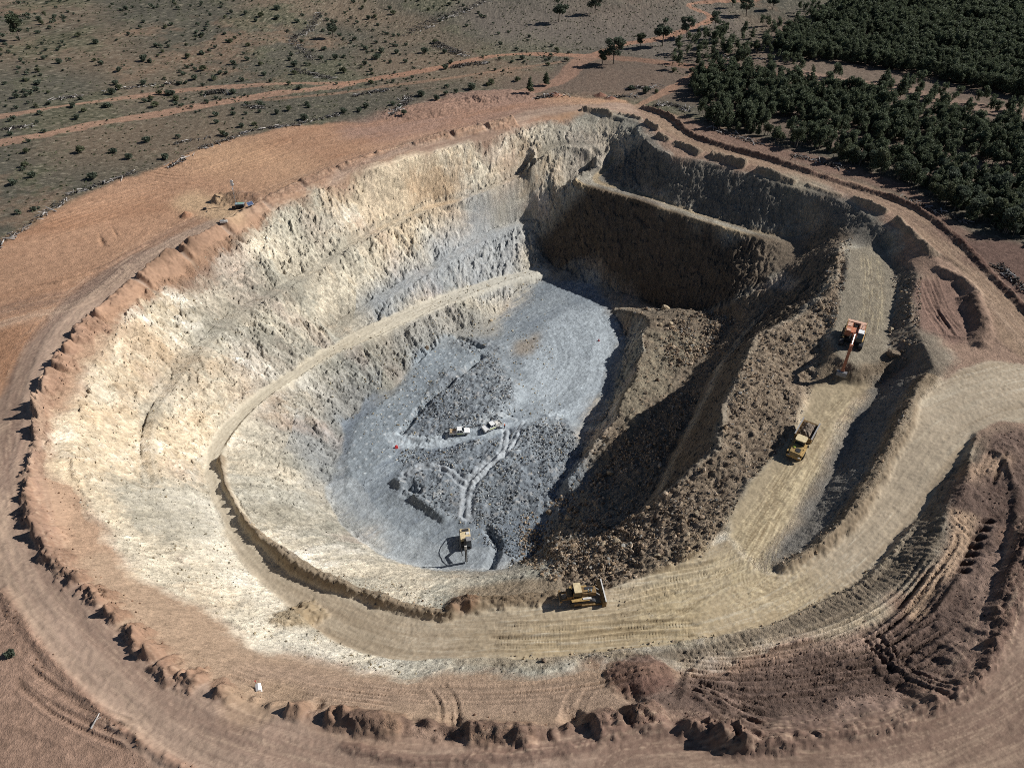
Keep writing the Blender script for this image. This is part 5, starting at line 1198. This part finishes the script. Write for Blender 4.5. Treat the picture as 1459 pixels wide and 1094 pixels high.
for px, k, sc, lab in (((755, 133), 0, .85, 'conical pine standing alone behind the pit rim'), ((778, 122), 1, .65, 'smaller conical pine to the right of the rim pine'), ((1282, 140), 1, 1.1, 'dark spire shaped pine standing in the sandy forest strip')):
    p = hit(*px); place(pines[k], p.x, p.y, sc, lab, None, first)
def pip(P, x, y):
    c = False; n = len(P)
    for a in range(n):
        x1, y1 = P[a]; x2, y2 = P[(a + 1) % n]
        if (y1 < y) != (y2 < y) and x < (x2 - x1) * (y - y1) / (y2 - y1) + x1: c = not c
    return c
FOREST = [poly([(985, 112), (1040, 104), (1150, 124), (1230, 137), (1300, 158), (1400, 176), (1560, 205), (1700, 420), (1459, 345), (1380, 318), (1290, 262), (1180, 225), (1080, 195), (1020, 185), (985, 160)]),
          poly([(1100, 75), (1180, 20), (1260, -20), (1400, -60), (1750, -60), (1800, 200), (1480, 138), (1380, 121), (1290, 102), (1190, 90), (1120, 88)])]
STRIP = poly([(1120, 100), (1200, 108), (1290, 118), (1380, 138), (1480, 152), (1560, 170), (1560, 195), (1400, 170), (1290, 150), (1200, 130), (1120, 115)])
EDGE = poly([(930, 105), (985, 60), (1090, 40), (1180, 10), (1150, 100), (1000, 112)])
pts = []
for P in FOREST:
    ar = 0.5 * abs(np.dot(P[:, 0], np.roll(P[:, 1], 1)) - np.dot(P[:, 1], np.roll(P[:, 0], 1)))
    lo, hi = P.min(0), P.max(0); n = 0; tries = 0
    while n < ar / 6.0 and tries < 60000:
        tries += 1
        x, y = RNG.uniform(lo[0], hi[0]), RNG.uniform(lo[1], hi[1])
        if y > 560 or abs(x) > (y * CT + 65) * .76: continue
        if pip(P, x, y) and samp(T_BLOB, np.array([x]), np.array([y]), 60, .6)[0] > -1.25: pts.append((x, y)); n += 1
lo, hi = EDGE.min(0), EDGE.max(0); n = 0
while n < 120:
    x, y = RNG.uniform(lo[0], hi[0]), RNG.uniform(lo[1], hi[1])
    if pip(EDGE, x, y): pts.append((x, y)); n += 1
lo, hi = STRIP.min(0), STRIP.max(0); n = 0
while n < 70:
    x, y = RNG.uniform(lo[0], hi[0]), RNG.uniform(lo[1], hi[1])
    if pip(STRIP, x, y) and abs(x) < (y * CT + 65) * .76: pts.append((x, y)); n += 1
pts.sort(key=lambda q: math.hypot(q[0], q[1]))
protos = bushy + bushy + pines
stuff_pts = []
near = 0
for x, y in pts:
    pr = random.choice(protos)
    if near < 270:
        nm = 'conical pine' if pr in pines else 'bushy tree'
        tone = {'leaf_dark': 'dark green', 'leaf_grey': 'grey green', 'leaf_olive': 'olive green'}[crown_of(pr).data.materials[0].name]
        place(pr, x, y, random.uniform(.5, 1.0), '%s %s among the dense forest edge right of the pit road' % (tone, nm), '%s %ss of the forest edge' % (tone, nm), first); near += 1
    else: stuff_pts.append((x, y))
for pr in protos + gums + shrubs: pass
PV, PF = [], []
for pr in protos:
    c = crown_of(pr).data
    v = np.empty(len(c.vertices) * 3, np.float32); c.vertices.foreach_get('co', v); v = v.reshape(-1, 4, 3)
    PV.append(v[::2])
FV = []
TV, TF = [], []
for x, y in stuff_pts:
    v = PV[random.randrange(len(PV))]
    a = random.uniform(0, 6.28); sc = random.uniform(.5, 1.0); ca, sa = math.cos(a) * sc * .9, math.sin(a) * sc * .9
    far_k = math.hypot(x, y) > 400
    v = v[::2] * 1.0 if far_k else v
    ctr = v.mean(1, keepdims=True); v = ctr + (v - ctr) * (1.6 if far_k else 1.2)
    w = np.stack([v[..., 0] * ca - v[..., 1] * sa + x, v[..., 0] * sa + v[..., 1] * ca + y, v[..., 2] * sc + float(Zat(x, y))], -1)
    FV.append(w.reshape(-1, 3))
FV = np.concatenate(FV)
me = np_mesh('forest', FV, np.arange(len(FV)).reshape(-1, 4), None, False); me.materials.append(MT['leaf_dark'])
o = bpy.data.objects.new('forest', me); COL.objects.link(o); o['kind'] = 'stuff'; o['label'] = 'far dense dark green forest at the upper right'
m = MB()
for x, y in stuff_pts[:700]:
    z = float(Zat(x, y)); m.rod((x, y, z - .3), (x + .2, y, z + 3.5), .15, .1, 4)
o = m.build('forest_trunks', 'bark'); o['kind'] = 'stuff'; o['label'] = 'trunks of the far forest'
# shrubs on the plain: those surveyed from the photograph, then scattered ones
SHR = [(52,150),(115,140),(135,85),(205,85),(145,90),(55,100),(63,82),(85,88),(137,60),(112,50),(236,38),(289,48),(320,47),(335,53),(268,80),(278,97),(290,98),(240,65),(232,72),(255,118),(205,118),(265,117),(305,112),(377,105),(420,103),(490,101),(412,118),(165,118),(170,125),(70,147),(15,170),(20,168),(120,157),(110,167),(150,150),(156,150),(105,150),(215,142),(222,150),(240,132),(252,141),(228,132),(246,133),(295,132),(333,131),(38,215),(115,215),(36,235),(47,250),(50,297),(133,252),(163,215),(184,224),(210,200),(237,224),(345,178),(363,176),(395,160),(412,155),(438,147),(434,168),(371,148),(318,190),(20,260),(420,92),(160,132),(60,32),(180,12),(205,30),(300,20),(330,15),(350,18),(372,22),(250,5),(160,5),(395,12),(395,25),(620,60),(605,73),(536,82),(560,18),(525,25),(505,55),(490,80),(520,90),(700,118),(695,120),(622,140),(600,135),(522,150),(635,132),(570,150),(575,160),(650,130),(672,125),(737,113),(490,158),(1060,100),(920,130),(900,125),(935,130),(1000,100),(1020,95),(1050,85),(985,100),(960,100),(1100,90),(16,930)]
count = 0
def shrub_at(x, y, sc, zone):
    global count
    k = random.randrange(3)
    tone = ('olive', 'small grey green', 'rounded grey green')[k]
    place(shrubs[k], x, y, sc, '%s shrub %s' % (tone, zone), '%s shrubs %s' % (tone, zone), first); count += 1
def zone_of(x, y, py):
    return 'near the edge of the orange platform' if py > 180 else ('between the two orange tracks and the pit' if py > 110 else 'in the scrub beyond the orange tracks')
for px, py in SHR:
    if (px, py) == (16, 930): continue
    p = hit(px, py + 3); shrub_at(p.x, p.y, random.uniform(.8, 1.35), zone_of(p.x, p.y, py))
p = hit(17, 933); place(shrubs[1], p.x, p.y, .7, 'lone small dark shrub on red soil at the lower left corner', None, first)
PLAIN = poly([(-60, 330), (60, 300), (240, 225), (340, 190), (480, 165), (560, 160), (620, 130), (720, 110), (830, 85), (690, 20), (640, -10), (300, -30), (-120, -20)])
lo, hi = PLAIN.min(0), PLAIN.max(0)
extra = []
while len(extra) < 190:
    x, y = RNG.uniform(lo[0], hi[0]), RNG.uniform(lo[1], hi[1])
    if not pip(PLAIN, x, y): continue
    if samp(T_BLOB, np.array([x]), np.array([y]), 150, .2)[0] + RNG.normal() * .6 < -.2 - (y - 250) / 260: continue
    extra.append((x, y))
for x, y in extra:
    z = 0; dpt = y * CT + 100 * ST; py = 547 + FPX * (-y * ST + 100 * CT) / dpt
    if count < 285: shrub_at(x, y, random.uniform(.45, 1.1), zone_of(x, y, py))
# the small scrub beyond the counted shrubs
SV = []
SPV = []
for q in shrubs:
    c = crown_of(q).data; v = np.empty(len(c.vertices) * 3, np.float32); c.vertices.foreach_get('co', v); SPV.append(v.reshape(-1, 4, 3)[::3])
n = 0
lo, hi = PLAIN.min(0), PLAIN.max(0)
while n < 420:
    x, y = RNG.uniform(lo[0], hi[0]), RNG.uniform(lo[1], hi[1])
    if not pip(PLAIN, x, y) or samp(T_BLOB, np.array([x]), np.array([y]), 70, 1.2)[0] + RNG.normal() * .5 < .35 - (y - 250) / 300: continue
    n += 1; v = SPV[n % 3]; sc = RNG.uniform(.35, .95); ctr = v.mean(1, keepdims=True); v = (ctr + (v - ctr) * 1.6) * sc
    SV.append((v + np.array([x, y, float(Zat(x, y))], np.float32)).reshape(-1, 3))
SV = np.concatenate(SV)
me = np_mesh('low_scrub', SV, np.arange(len(SV)).reshape(-1, 4), None, False); me.materials.append(MT['leaf_grey'])
o = bpy.data.objects.new('low_scrub', me); COL.objects.link(o); o['kind'] = 'stuff'; o['label'] = 'low grey scrub over the far plain'
# low tussocks: nobody could count them
V = []
EX = PLAIN
for k in range(9000):
    if k < 6500: P = PLAIN
    else: P = EDGE if k < 7800 else poly([(700, 0), (990, 0), (1080, 40), (960, 100), (860, 70), (750, 80)]) if k == 7800 else P
    lo, hi = P.min(0), P.max(0)
    x, y = RNG.uniform(lo[0], hi[0]), RNG.uniform(lo[1], hi[1])
    if not pip(P, x, y): continue
    z = float(Zat(x, y)); h = RNG.uniform(.15, .45)
    for q in range(3):
        a = RNG.uniform(0, 6.28); r = RNG.uniform(.2, .5); c, s_ = math.cos(a) * r, math.sin(a) * r
        V += [(x - c, y - s_, z), (x + c, y + s_, z), (x + c * .7 + .1, y + s_ * .7, z + h), (x - c * .6, y - s_ * .6 + .1, z + h * .8)]
me = np_mesh('tussock_grass', np.array(V, np.float32), np.arange(len(V)).reshape(-1, 4), None, False); me.materials.append(MT['leaf_olive'])
o = bpy.data.objects.new('tussock_grass', me); COL.objects.link(o); o['kind'] = 'stuff'; o['label'] = 'low dry tussocks on the grey plain'

# ------------------------------------------------------------------ windrows of dead timber
def log_pile(pts, w, dens, label, dark=.3):
    L = line(pts); k = max(14, int(dens * len(L) * .8))
    a, b = MB(), MB()
    for i in range(k):
        c = L[random.randrange(len(L))]; q = L[min(len(L) - 1, random.randrange(len(L)))]
        x = c[0] + random.gauss(0, w * .4); y = c[1] + random.gauss(0, w * .4)
        z = float(Zat(x, y)); l = random.uniform(.8, 3.2); an = random.uniform(0, 6.28); up_ = random.uniform(-.15, .45)
        d = Vector((math.cos(an) * l, math.sin(an) * l, up_ * l)); o = Vector((x, y, z + random.uniform(0, 1.0) * max(.2, 1 - abs(random.gauss(0, .5)))))
        r = random.uniform(.08, .22)
        (b if random.random() < dark else a).rod(o - d / 2, o + d / 2, r, r * .5, 5)
    t = empty('timber_windrow', (0, 0, 0)); tag(t, label, 'timber windrow', 'windrows of dead timber')
    for q in (a.build('pale_logs', 'deadwood', t), b.build('dark_branches', 'darkwood', t)): q['kind'] = 'stuff'
    V, F = cards([(L[i][0], L[i][1], .35) for i in range(0, len(L), max(1, len(L) // 12))], [(w * .6, w * .6, .5)] * 13, 16, .28)
    MB().add(V, F).build('dry_twigs', 'darkwood', t)['kind'] = 'stuff'
    return t
for pts_, w, dn, lab in (([(-20,362),(0,348),(25,333),(60,309),(95,285)], 1.8, 1.0, 'long timber windrow along the platform edge at the far left'), ([(100,279),(130,268),(160,258),(192,246)], 1.8, 1.0, 'timber windrow along the platform edge next to the far left one'),
    ([(243,238),(258,230),(277,220)], 1.6, 1.1, 'short timber windrow on the platform edge above the equipment'), ([(288,212),(310,205),(330,198),(352,189)], 2.0, 1.2, 'timber windrow on the platform edge with red soil beneath'),
    ([(250,206),(275,200),(300,197)], 1.2, .7, 'thin line of logs lying just outside the platform edge'), ([(352,188),(385,182),(420,178),(455,170),(485,164)], 2.0, 1.0, 'long timber windrow behind the orange platform towards the rim'),
    ([(80,144),(105,140),(128,136)], 2.0, 1.0, 'timber pile along the upper orange track'), ([(150,132),(200,124),(250,117)], 1.6, .7, 'scattered log line along the upper track'), ([(5,186),(25,183),(45,181)], 2.2, 1.1, 'timber pile between the tracks at the left edge'),
    ([(296,133),(315,130),(335,132)], 2.2, 1.2, 'dark timber heap between the two orange tracks'), ([(456,20),(440,42),(418,55),(428,68),(445,84)], 3.4, .9, 'bent windrow of dead timber far out in the scrub'), ([(420,100),(445,106),(475,113)], 2.4, 1.1, 'timber pile below the bent windrow'),
    ([(352,153),(366,154),(378,154)], 1.5, 1.0, 'tiny timber pile near the lower orange track'), ([(586,44),(605,34),(622,26),(645,20),(672,10),(692,0)], 3.6, .9, 'long diagonal windrow of dead timber at the top edge'), ([(622,62),(640,70),(668,80)], 3.2, 1.3, 'dark timber heap left of the grey flat'),
    ([(646,96),(670,92),(697,90)], 2.6, 1.3, 'pale timber heap beside the track in the middle'), ([(506,138),(525,133),(550,130)], 2.0, 1.0, 'pale timber pile behind the pit rim'), ([(560,166),(570,155),(578,145),(585,138)], 3.0, 1.6, 'big pile of timber and brush above the rim slope'),
    ([(765,141),(780,139),(805,138)], 2.0, 1.2, 'timber pile with red soil left of the rim junction'), ([(868,141),(885,139),(905,138)], 2.2, 1.2, 'timber and brush pile at the rim junction'), ([(935,152),(955,150),(980,158)], 2.4, 1.4, 'dark brush pile right of the rim junction'), ([(895,128),(915,126),(935,124)], 2.6, 1.3, 'dark brush pile before the big roadside gums'),
    ([(1015,185),(1050,196),(1080,206)], 2.0, 1.2, 'brush line along the forest edge near the rim road'), ([(1130,222),(1170,232),(1210,242)], 2.2, 1.2, 'dark brush line under the forest edge trees'), ([(1290,285),(1330,300),(1380,318)], 2.2, 1.0, 'brush line at the right end of the forest edge'), ([(1425,380),(1445,400),(1470,420)], 2.5, 1.2, 'grey rubble and brush heap outside the rim road at right'), ([(1020,82),(1060,86),(1090,88)], 2.5, 1.0, 'brush pile in the clearing left of the forest')):
    log_pile(pts_, w, dn, lab)

# ------------------------------------------------------------------ rocks
ICO = None
bm = bmesh.new(); bmesh.ops.create_icosphere(bm, subdivisions=1, radius=1); ICO_V = np.array([v.co[:] for v in bm.verts], np.float32); ICO_F = np.array([[v.index for v in f.verts] for f in bm.faces], np.int32); bm.free()
bm = bmesh.new(); bmesh.ops.create_icosphere(bm, subdivisions=2, radius=1); IC2_V = np.array([v.co[:] for v in bm.verts], np.float32); IC2_F = np.array([[v.index for v in f.verts] for f in bm.faces], np.int32); bm.free()
def rock_shape(V, seed):
    """a sphere cut by random planes: an angular block"""
    r = np.random.default_rng(seed); v = V.copy()
    for k in range(9):
        n = r.normal(size=3); n /= np.linalg.norm(n); d = r.uniform(.45, .8)
        s_ = v @ n; v = v - np.maximum(s_ - d, 0)[:, None] * n[None]
    return v.astype(np.float32)
SH = [rock_shape(ICO_V, 100 + i) for i in range(8)]
def scatter(name, label, zones, mat):
    VV, CC = [], []
    for P, n, s0, s1, pal in zones:
        lo, hi = P.min(0), P.max(0)
        k = 0
        cand = RNG.uniform(lo, hi, (n * 4, 2))
        for x, y in cand:
            if k >= n: break
            if not pip(P, x, y): continue
            if AVOID[min(NY - 1, np.searchsorted(ys, y)), min(NX - 1, np.searchsorted(xs, x))] > .3: continue
            if samp(T_FBM2, np.array([x]), np.array([y]), 40, .4)[0] + RNG.normal() * .7 < -.3: continue
            k += 1
            sz = s0 * (s1 / s0) ** (RNG.random() ** 2.6)
            v = SH[RNG.integers(8)] * sz * RNG.uniform(.6, 1.15, 3).astype(np.float32)
            a = RNG.uniform(0, 6.28); c, s_ = math.cos(a), math.sin(a)
            v = np.stack([v[:, 0] * c - v[:, 1] * s_ + x, v[:, 0] * s_ + v[:, 1] * c + y, v[:, 2] + float(Zat(x, y)) + sz * .18], -1)
            VV.append(v); col = pal[RNG.integers(len(pal))] * RNG.uniform(.75, 1.2)
            CC.append(np.broadcast_to(np.append(col, 1), (len(v), 4)))
    V = np.concatenate(VV); Cc = np.concatenate(CC)
    nv = len(ICO_V); F = (ICO_F[None] + (np.arange(len(VV)) * nv)[:, None, None]).reshape(-1, 3)
    me = np_mesh(name, V, F, Cc, False); me.materials.append(mat)
    o = bpy.data.objects.new(name, me); COL.objects.link(o); o['kind'] = 'stuff'; o['label'] = label
BR = [C(164, 144, 122, .95), C(136, 118, 100, .95), C(194, 174, 150, .95), C(112, 99, 86, .95), C(176, 152, 124, .95), C(154, 150, 142, .95)]
GR = [C(150, 154, 156, .9), C(112, 116, 120, .9), C(190, 192, 190, .9), C(84, 88, 92, .9)]
CR = [C(214, 200, 170, .7), C(186, 168, 138, .7), C(234, 226, 206, .75), C(160, 150, 130, .7)]
ZR = poly(RUB_PX); ZM = poly(MID_PX)
scatter('brown_rubble', 'loose brown blasted rocks covering the banks', [
    (ZR, 420, .3, .95, BR), (ZM, 300, .3, .9, BR), (ZR, 15000, .07, .40, BR), (poly([(740,735,-37),(800,700,-35),(850,740,-30),(905,750,-22),(920,800,-13),(860,830,-12.5),(780,830,-20),(740,810,-37)]), 4200, .10, .62, BR),
    (ZM, 4500, .08, .38, BR), (poly([(975,440,-30),(1050,455,-27),(1000,510,-28),(960,530,-28.5),(940,480,-30)]), 1500, .14, .7, BR), (poly([(880,640,-30.5),(960,560,-28.5),(1000,560,-26),(900,730,-29),(800,770,-33),(790,740,-35)]), 2600, .12, .62, BR),
    (poly([(1318,532,-.8),(1300,575,-1.5),(1245,690,-4),(1165,790,-7),(1105,815,-8),(1100,805,-8.5),(1150,775,-7.5),(1230,680,-5),(1285,570,-2),(1300,530,-1)]), 1500, .1, .45, BR), (poly([(1270,380,-4),(1312,395,-2),(1310,490,-2),(1280,530,-6),(1240,545,-8),(1262,500,-5),(1275,440,-5)]), 900, .12, .6, BR), (poly([(1185,340,-5),(1215,340,-5),(1205,400,-5),(1185,480,-6),(1150,470,-7)]), 900, .12, .6, BR)], M_RUBB)
scatter('grey_rubble', 'loose blue grey rocks on the pit floor', [(poly(MUCK_A, -36.3), 3600, .08, .42, GR), (poly(MUCK_B, -36.3), 5200, .08, .42, GR), (P_FLOOR, 700, .06, .22, GR), (poly([(690,745,-37.3),(720,742,-37.3),(775,750,-37),(760,800,-37),(690,812,-37.5)]), 900, .1, .45, GR)], M_RUBB)
scatter('pale_rubble', 'loose pale stones on the cream walls and road edges', [(poly(zl(HAUL_OUT[14:])[::1] + CREST[::-1][:25]), 5200, .08, .4, CR), (poly(zl([(343,735),(400,800),(500,845),(620,880),(680,865),(690,820),(600,810)]) ), 1200, .08, .35, CR + BR), (poly(zl([(1310,745),(1268,795),(1213,845),(1097,897),(960,922),(823,942),(690,945),(690,934),(823,930),(960,912),(1095,888),(1205,836),(1260,788),(1298,742)])), 1700, .08, .38, CR + BR)], M_RUBB)
scatter('soil_clods', 'dark soil clods on the bunds and stripped ground', [(poly([(895,935,-6),(1166,898,-6),(1325,812,-2),(1405,612,-.5),(1459,600),(1440,850),(1300,1005),(1060,1055),(985,1035)]), 1800, .06, .28, [C(110, 88, 76), C(84, 64, 56), C(140, 116, 100)]), (poly([(40,560),(110,560),(120,770),(330,960),(450,1000),(960,990),(960,1030),(640,1050),(380,1010),(200,930),(60,780)]), 2200, .06, .28, [C(150, 118, 96), C(112, 86, 70), C(176, 150, 124)]), (poly([(0,835),(60,915),(200,1050),(300,1100),(200,1100),(0,900)]), 500, .06, .25, [C(150, 118, 96), C(110, 86, 72)])], M_RUBB)
BOULD = [((948,441),1.35,'big pale boulder with a long shadow on the middle level'),((941,464),.85,'left one of the boulder pair below the big pale boulder'),((956,462),.75,'right one of the boulder pair below the big pale boulder'),((869,675),.9,'pale wedge shaped boulder at the edge of the dark canyon'),((868,666),.6,'small brown boulder above the wedge shaped one'),((855,677),.75,'grey boulder left of the wedge shaped one'),((812,727),.85,'tan boulder topping the group at the foot of the canyon'),((810,738),.85,'pinkish white boulder lowest of the group at the canyon foot'),((821,729),.65,'grey boulder right of the tan one at the canyon foot'),((783,731),.8,'brown boulder left of the group at the canyon foot'),((859,777),.6,'white slab on the rubble near the bulldozer'),((878,773),.85,'rounded grey boulder beside the white slab'),((915,789),.75,'pointed grey boulder on the rubble above the road'),((937,792),.7,'pale slab leaning on the rubble above the road'),((993,732),.6,'white boulder high on the rubble bank by the fork'),((980,763),.6,'long white boulder on the bank near the fork'),((1272,506),1.5,'large grey boulder in the gully beside the excavator bench'),((1270,471),.8,'white boulder above the large grey one in the gully'),((775,941),.5,'brown stone lying on the outer road edge'),((1143,658+8),.0,''),((985,490),.7,'pale boulder in the rubble field on the middle level'),((1004,443),.5,'small white boulder at the far end of the middle level'),((920,560),.5,'brown boulder alone on the flat middle level'),((700,457),.6,'pale block fallen at the foot of the lower wall'),((608,498),1.0,'dark block under the lower wall beside the blast floor')]
for i, (px, r_, lab) in enumerate(BOULD):
    if r_ <= 0: continue
    p = hit(*px); v = rock_shape(IC2_V, 300 + i) * np.array([1.15, .95, .85]) * r_
    me = np_mesh('boulder', v.astype(np.float32), IC2_F, np.broadcast_to(np.append(C(196, 178, 150, .9) if 'pale' in lab or 'white' in lab else C(140, 124, 106, .9), 1), (len(v), 4)), False); me.materials.append(M_RUBB)
    o = bpy.data.objects.new('boulder', me); COL.objects.link(o); o.location = (p.x, p.y, p.z + r_ * .35); o.rotation_euler = (0, 0, i * 1.7)
    tag(o, lab, 'boulder', 'loose boulders in the pit')
